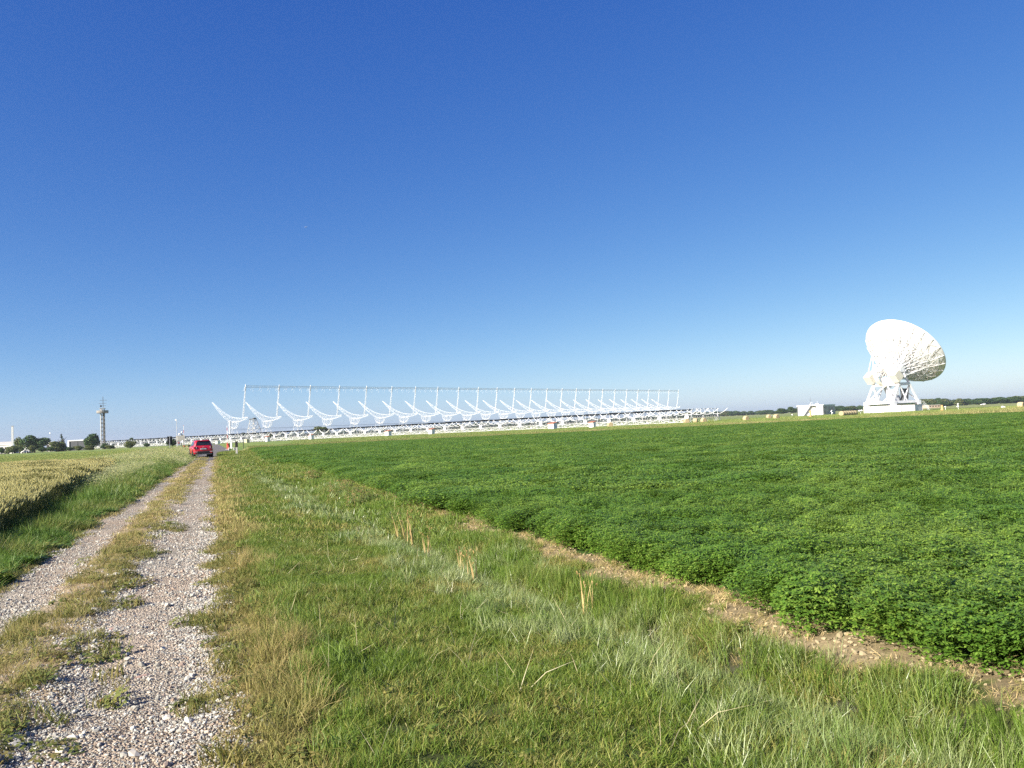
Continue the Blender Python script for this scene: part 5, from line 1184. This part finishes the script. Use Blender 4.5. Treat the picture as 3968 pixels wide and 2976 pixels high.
p = on_ground(26, 384); car(SILV_P, p, 1.3, 'silver car parked behind the bush by the pale roofed building')
p = on_ground(112, 386); car(WHITE_P, p, 1.5, 'white car parked at the foot of the biggest round tree')
p = on_ground(3815, 700); p = at(3815, 1568, 700); car(WHITE_P, (p.x, p.y, ztf(p.x, p.y)), 1.6, 'white car driving on the far road before the wood')

# ------------------------------------------------------------------ tiny aircraft
p = at(1185, 880, 7000); t = thing('airplane', 'tiny white airplane high in the blue sky', 'airplane', p, 2.2)
MB().tube([(0, -9, 0), (0, -6, 0), (0, 8, 0), (0, 11, .3)], [.4, 1.6, 1.6, .3], 10).build('fuselage', WHITE, t, True)
for s in (-1, 1): MB().prism([(s * 1.2, 2.5, -.3), (s * 1.2, -2.5, -.3), (s * 13, -5.5, .5), (s * 13, -4, .5)], (0, 0, .3)).build('wing', WHITE, t)
MB().prism([(0, -6, 1), (0, -9.4, 1), (0, -10, 5), (0, -8.6, 5)], (.25, 0, 0)).build('tail_fin', WHITE, t)

# ------------------------------------------------------------------ small things close by
BRICK = pm('brick_clay', (.34, .13, .08), .9, var=.25, scale=30, bump=.6); PINKST = pm('pink_slab', (.36, .24, .19), .9, var=.2, scale=20, bump=.5); PALEST = pm('pale_stone', (.42, .40, .36), .8, var=.12, scale=30)
def chunk(name, px, py, s, mat, label, cat, flat=.4, seed=0):
    p = gnd(px, py); me = stone_mesh(name, mat, 900 + seed)
    o = put(name, me, None, (p[0], p[1], ztf(p[0], p[1]) + s * flat * .25), (0.1, .05, seed * 1.3), (s, s * .75, s * flat)); tag(o, label, cat)
chunk('brick_fragment', 405, 2716, .055, BRICK, 'broken red brick fragment beside a white straw in the gravel', 'brick', .6, 1)
chunk('brick_fragment', 450, 2520, .075, PINKST, 'long flat brick fragment half buried by the weeds', 'brick', .25, 2)
chunk('brick_fragment', 552, 2618, .06, PINKST, 'flat pinkish slab sunk in the fine gravel', 'brick', .2, 3)
chunk('brick_fragment', 430, 2452, .045, PINKST, 'reddish flat piece among the gravel of the rut', 'brick', .3, 4)
chunk('pale_stone', 52, 2905, .07, PALEST, 'largest pale stone on the gravel at the track side', 'stone', .45, 5)
chunk('pale_stone', 396, 2136, .07, PALEST, 'white stone lying on the edge of the grassy crown', 'stone', .6, 6)
chunk('pale_stone', 284, 2872, .035, PALEST, 'small white cobble in the dark gravel', 'stone', .8, 7)
DS2 = leafmat('dead_stalk', (.52, .38, .16), (.66, .52, .26), (.5, .34, .14), dry=.6, scale=2, trans=.15)
for i, (px, py, n, h, lab) in enumerate(((1588, 2068, 16, .62, 'tallest clump of dry yellow stalks at the ditch edge'), (1662, 2100, 8, .42, 'thin clump of dry stalks next to the tallest clump'), (2272, 2290, 10, .40, 'dry stalk clump in the grass before the bare strip'), (1790, 2170, 9, .34, 'short dry stalk clump along the ditch'), (1835, 2230, 7, .36, 'sparse dry stalks leaning over the ditch'), (1545, 2045, 6, .5, 'few pale stalks left of the tallest clump'))):
    p = gnd(px, py); me = tuft_mesh('dry_stalk_clump', DS2, n, .07, h, .012, .18, .12, 950 + i, hv=.25, ear=.05, earw=.008); o = put('dry_stalk_clump', me, None, (p[0], p[1], ztf(p[0], p[1]))); tag(o, lab, 'plant')
WEED = leafmat('weed_leaf', (.10, .13, .03), (.22, .22, .07), (.34, .26, .10), dry=.5, scale=3, trans=.25)
for i, (px, py, s, lab) in enumerate(((1320, 1915, .9, 'bushy yellowing weed clump between ditch and lucerne'), (1390, 1945, .8, 'lower weed clump beside the bushy one'), (1215, 1860, .7, 'small weed clump farther along the ditch'))):
    p = gnd(px, py); me = leafy_mesh('weed_clump', WEED, 170, .45 * s, .62 * s, .06, seed=970 + i); o = put('weed_clump', me, None, (p[0], p[1], ztf(p[0], p[1]))); tag(o, lab, 'plant')

# ------------------------------------------------------------------ air
hz = MB(); hz.box((0, 3000, 18.5), (13000, 8600, 41)); ho = hz.build('haze', bpy.data.materials.new('haze_air'))
tag(ho, 'thin bluish summer haze over the whole plain', 'haze', kind='stuff')
hm = ho.data.materials[0]; hm.use_nodes = True; hn = hm.node_tree; hn.nodes.remove(hn.nodes['Principled BSDF'])
pv = hn.nodes.new('ShaderNodeVolumePrincipled'); pv.inputs['Color'].default_value = (.80, .90, 1.0, 1); pv.inputs['Density'].default_value = 0.00009; pv.inputs['Anisotropy'].default_value = .2
hn.links.new(pv.outputs[0], hn.nodes['Material Output'].inputs['Volume'])
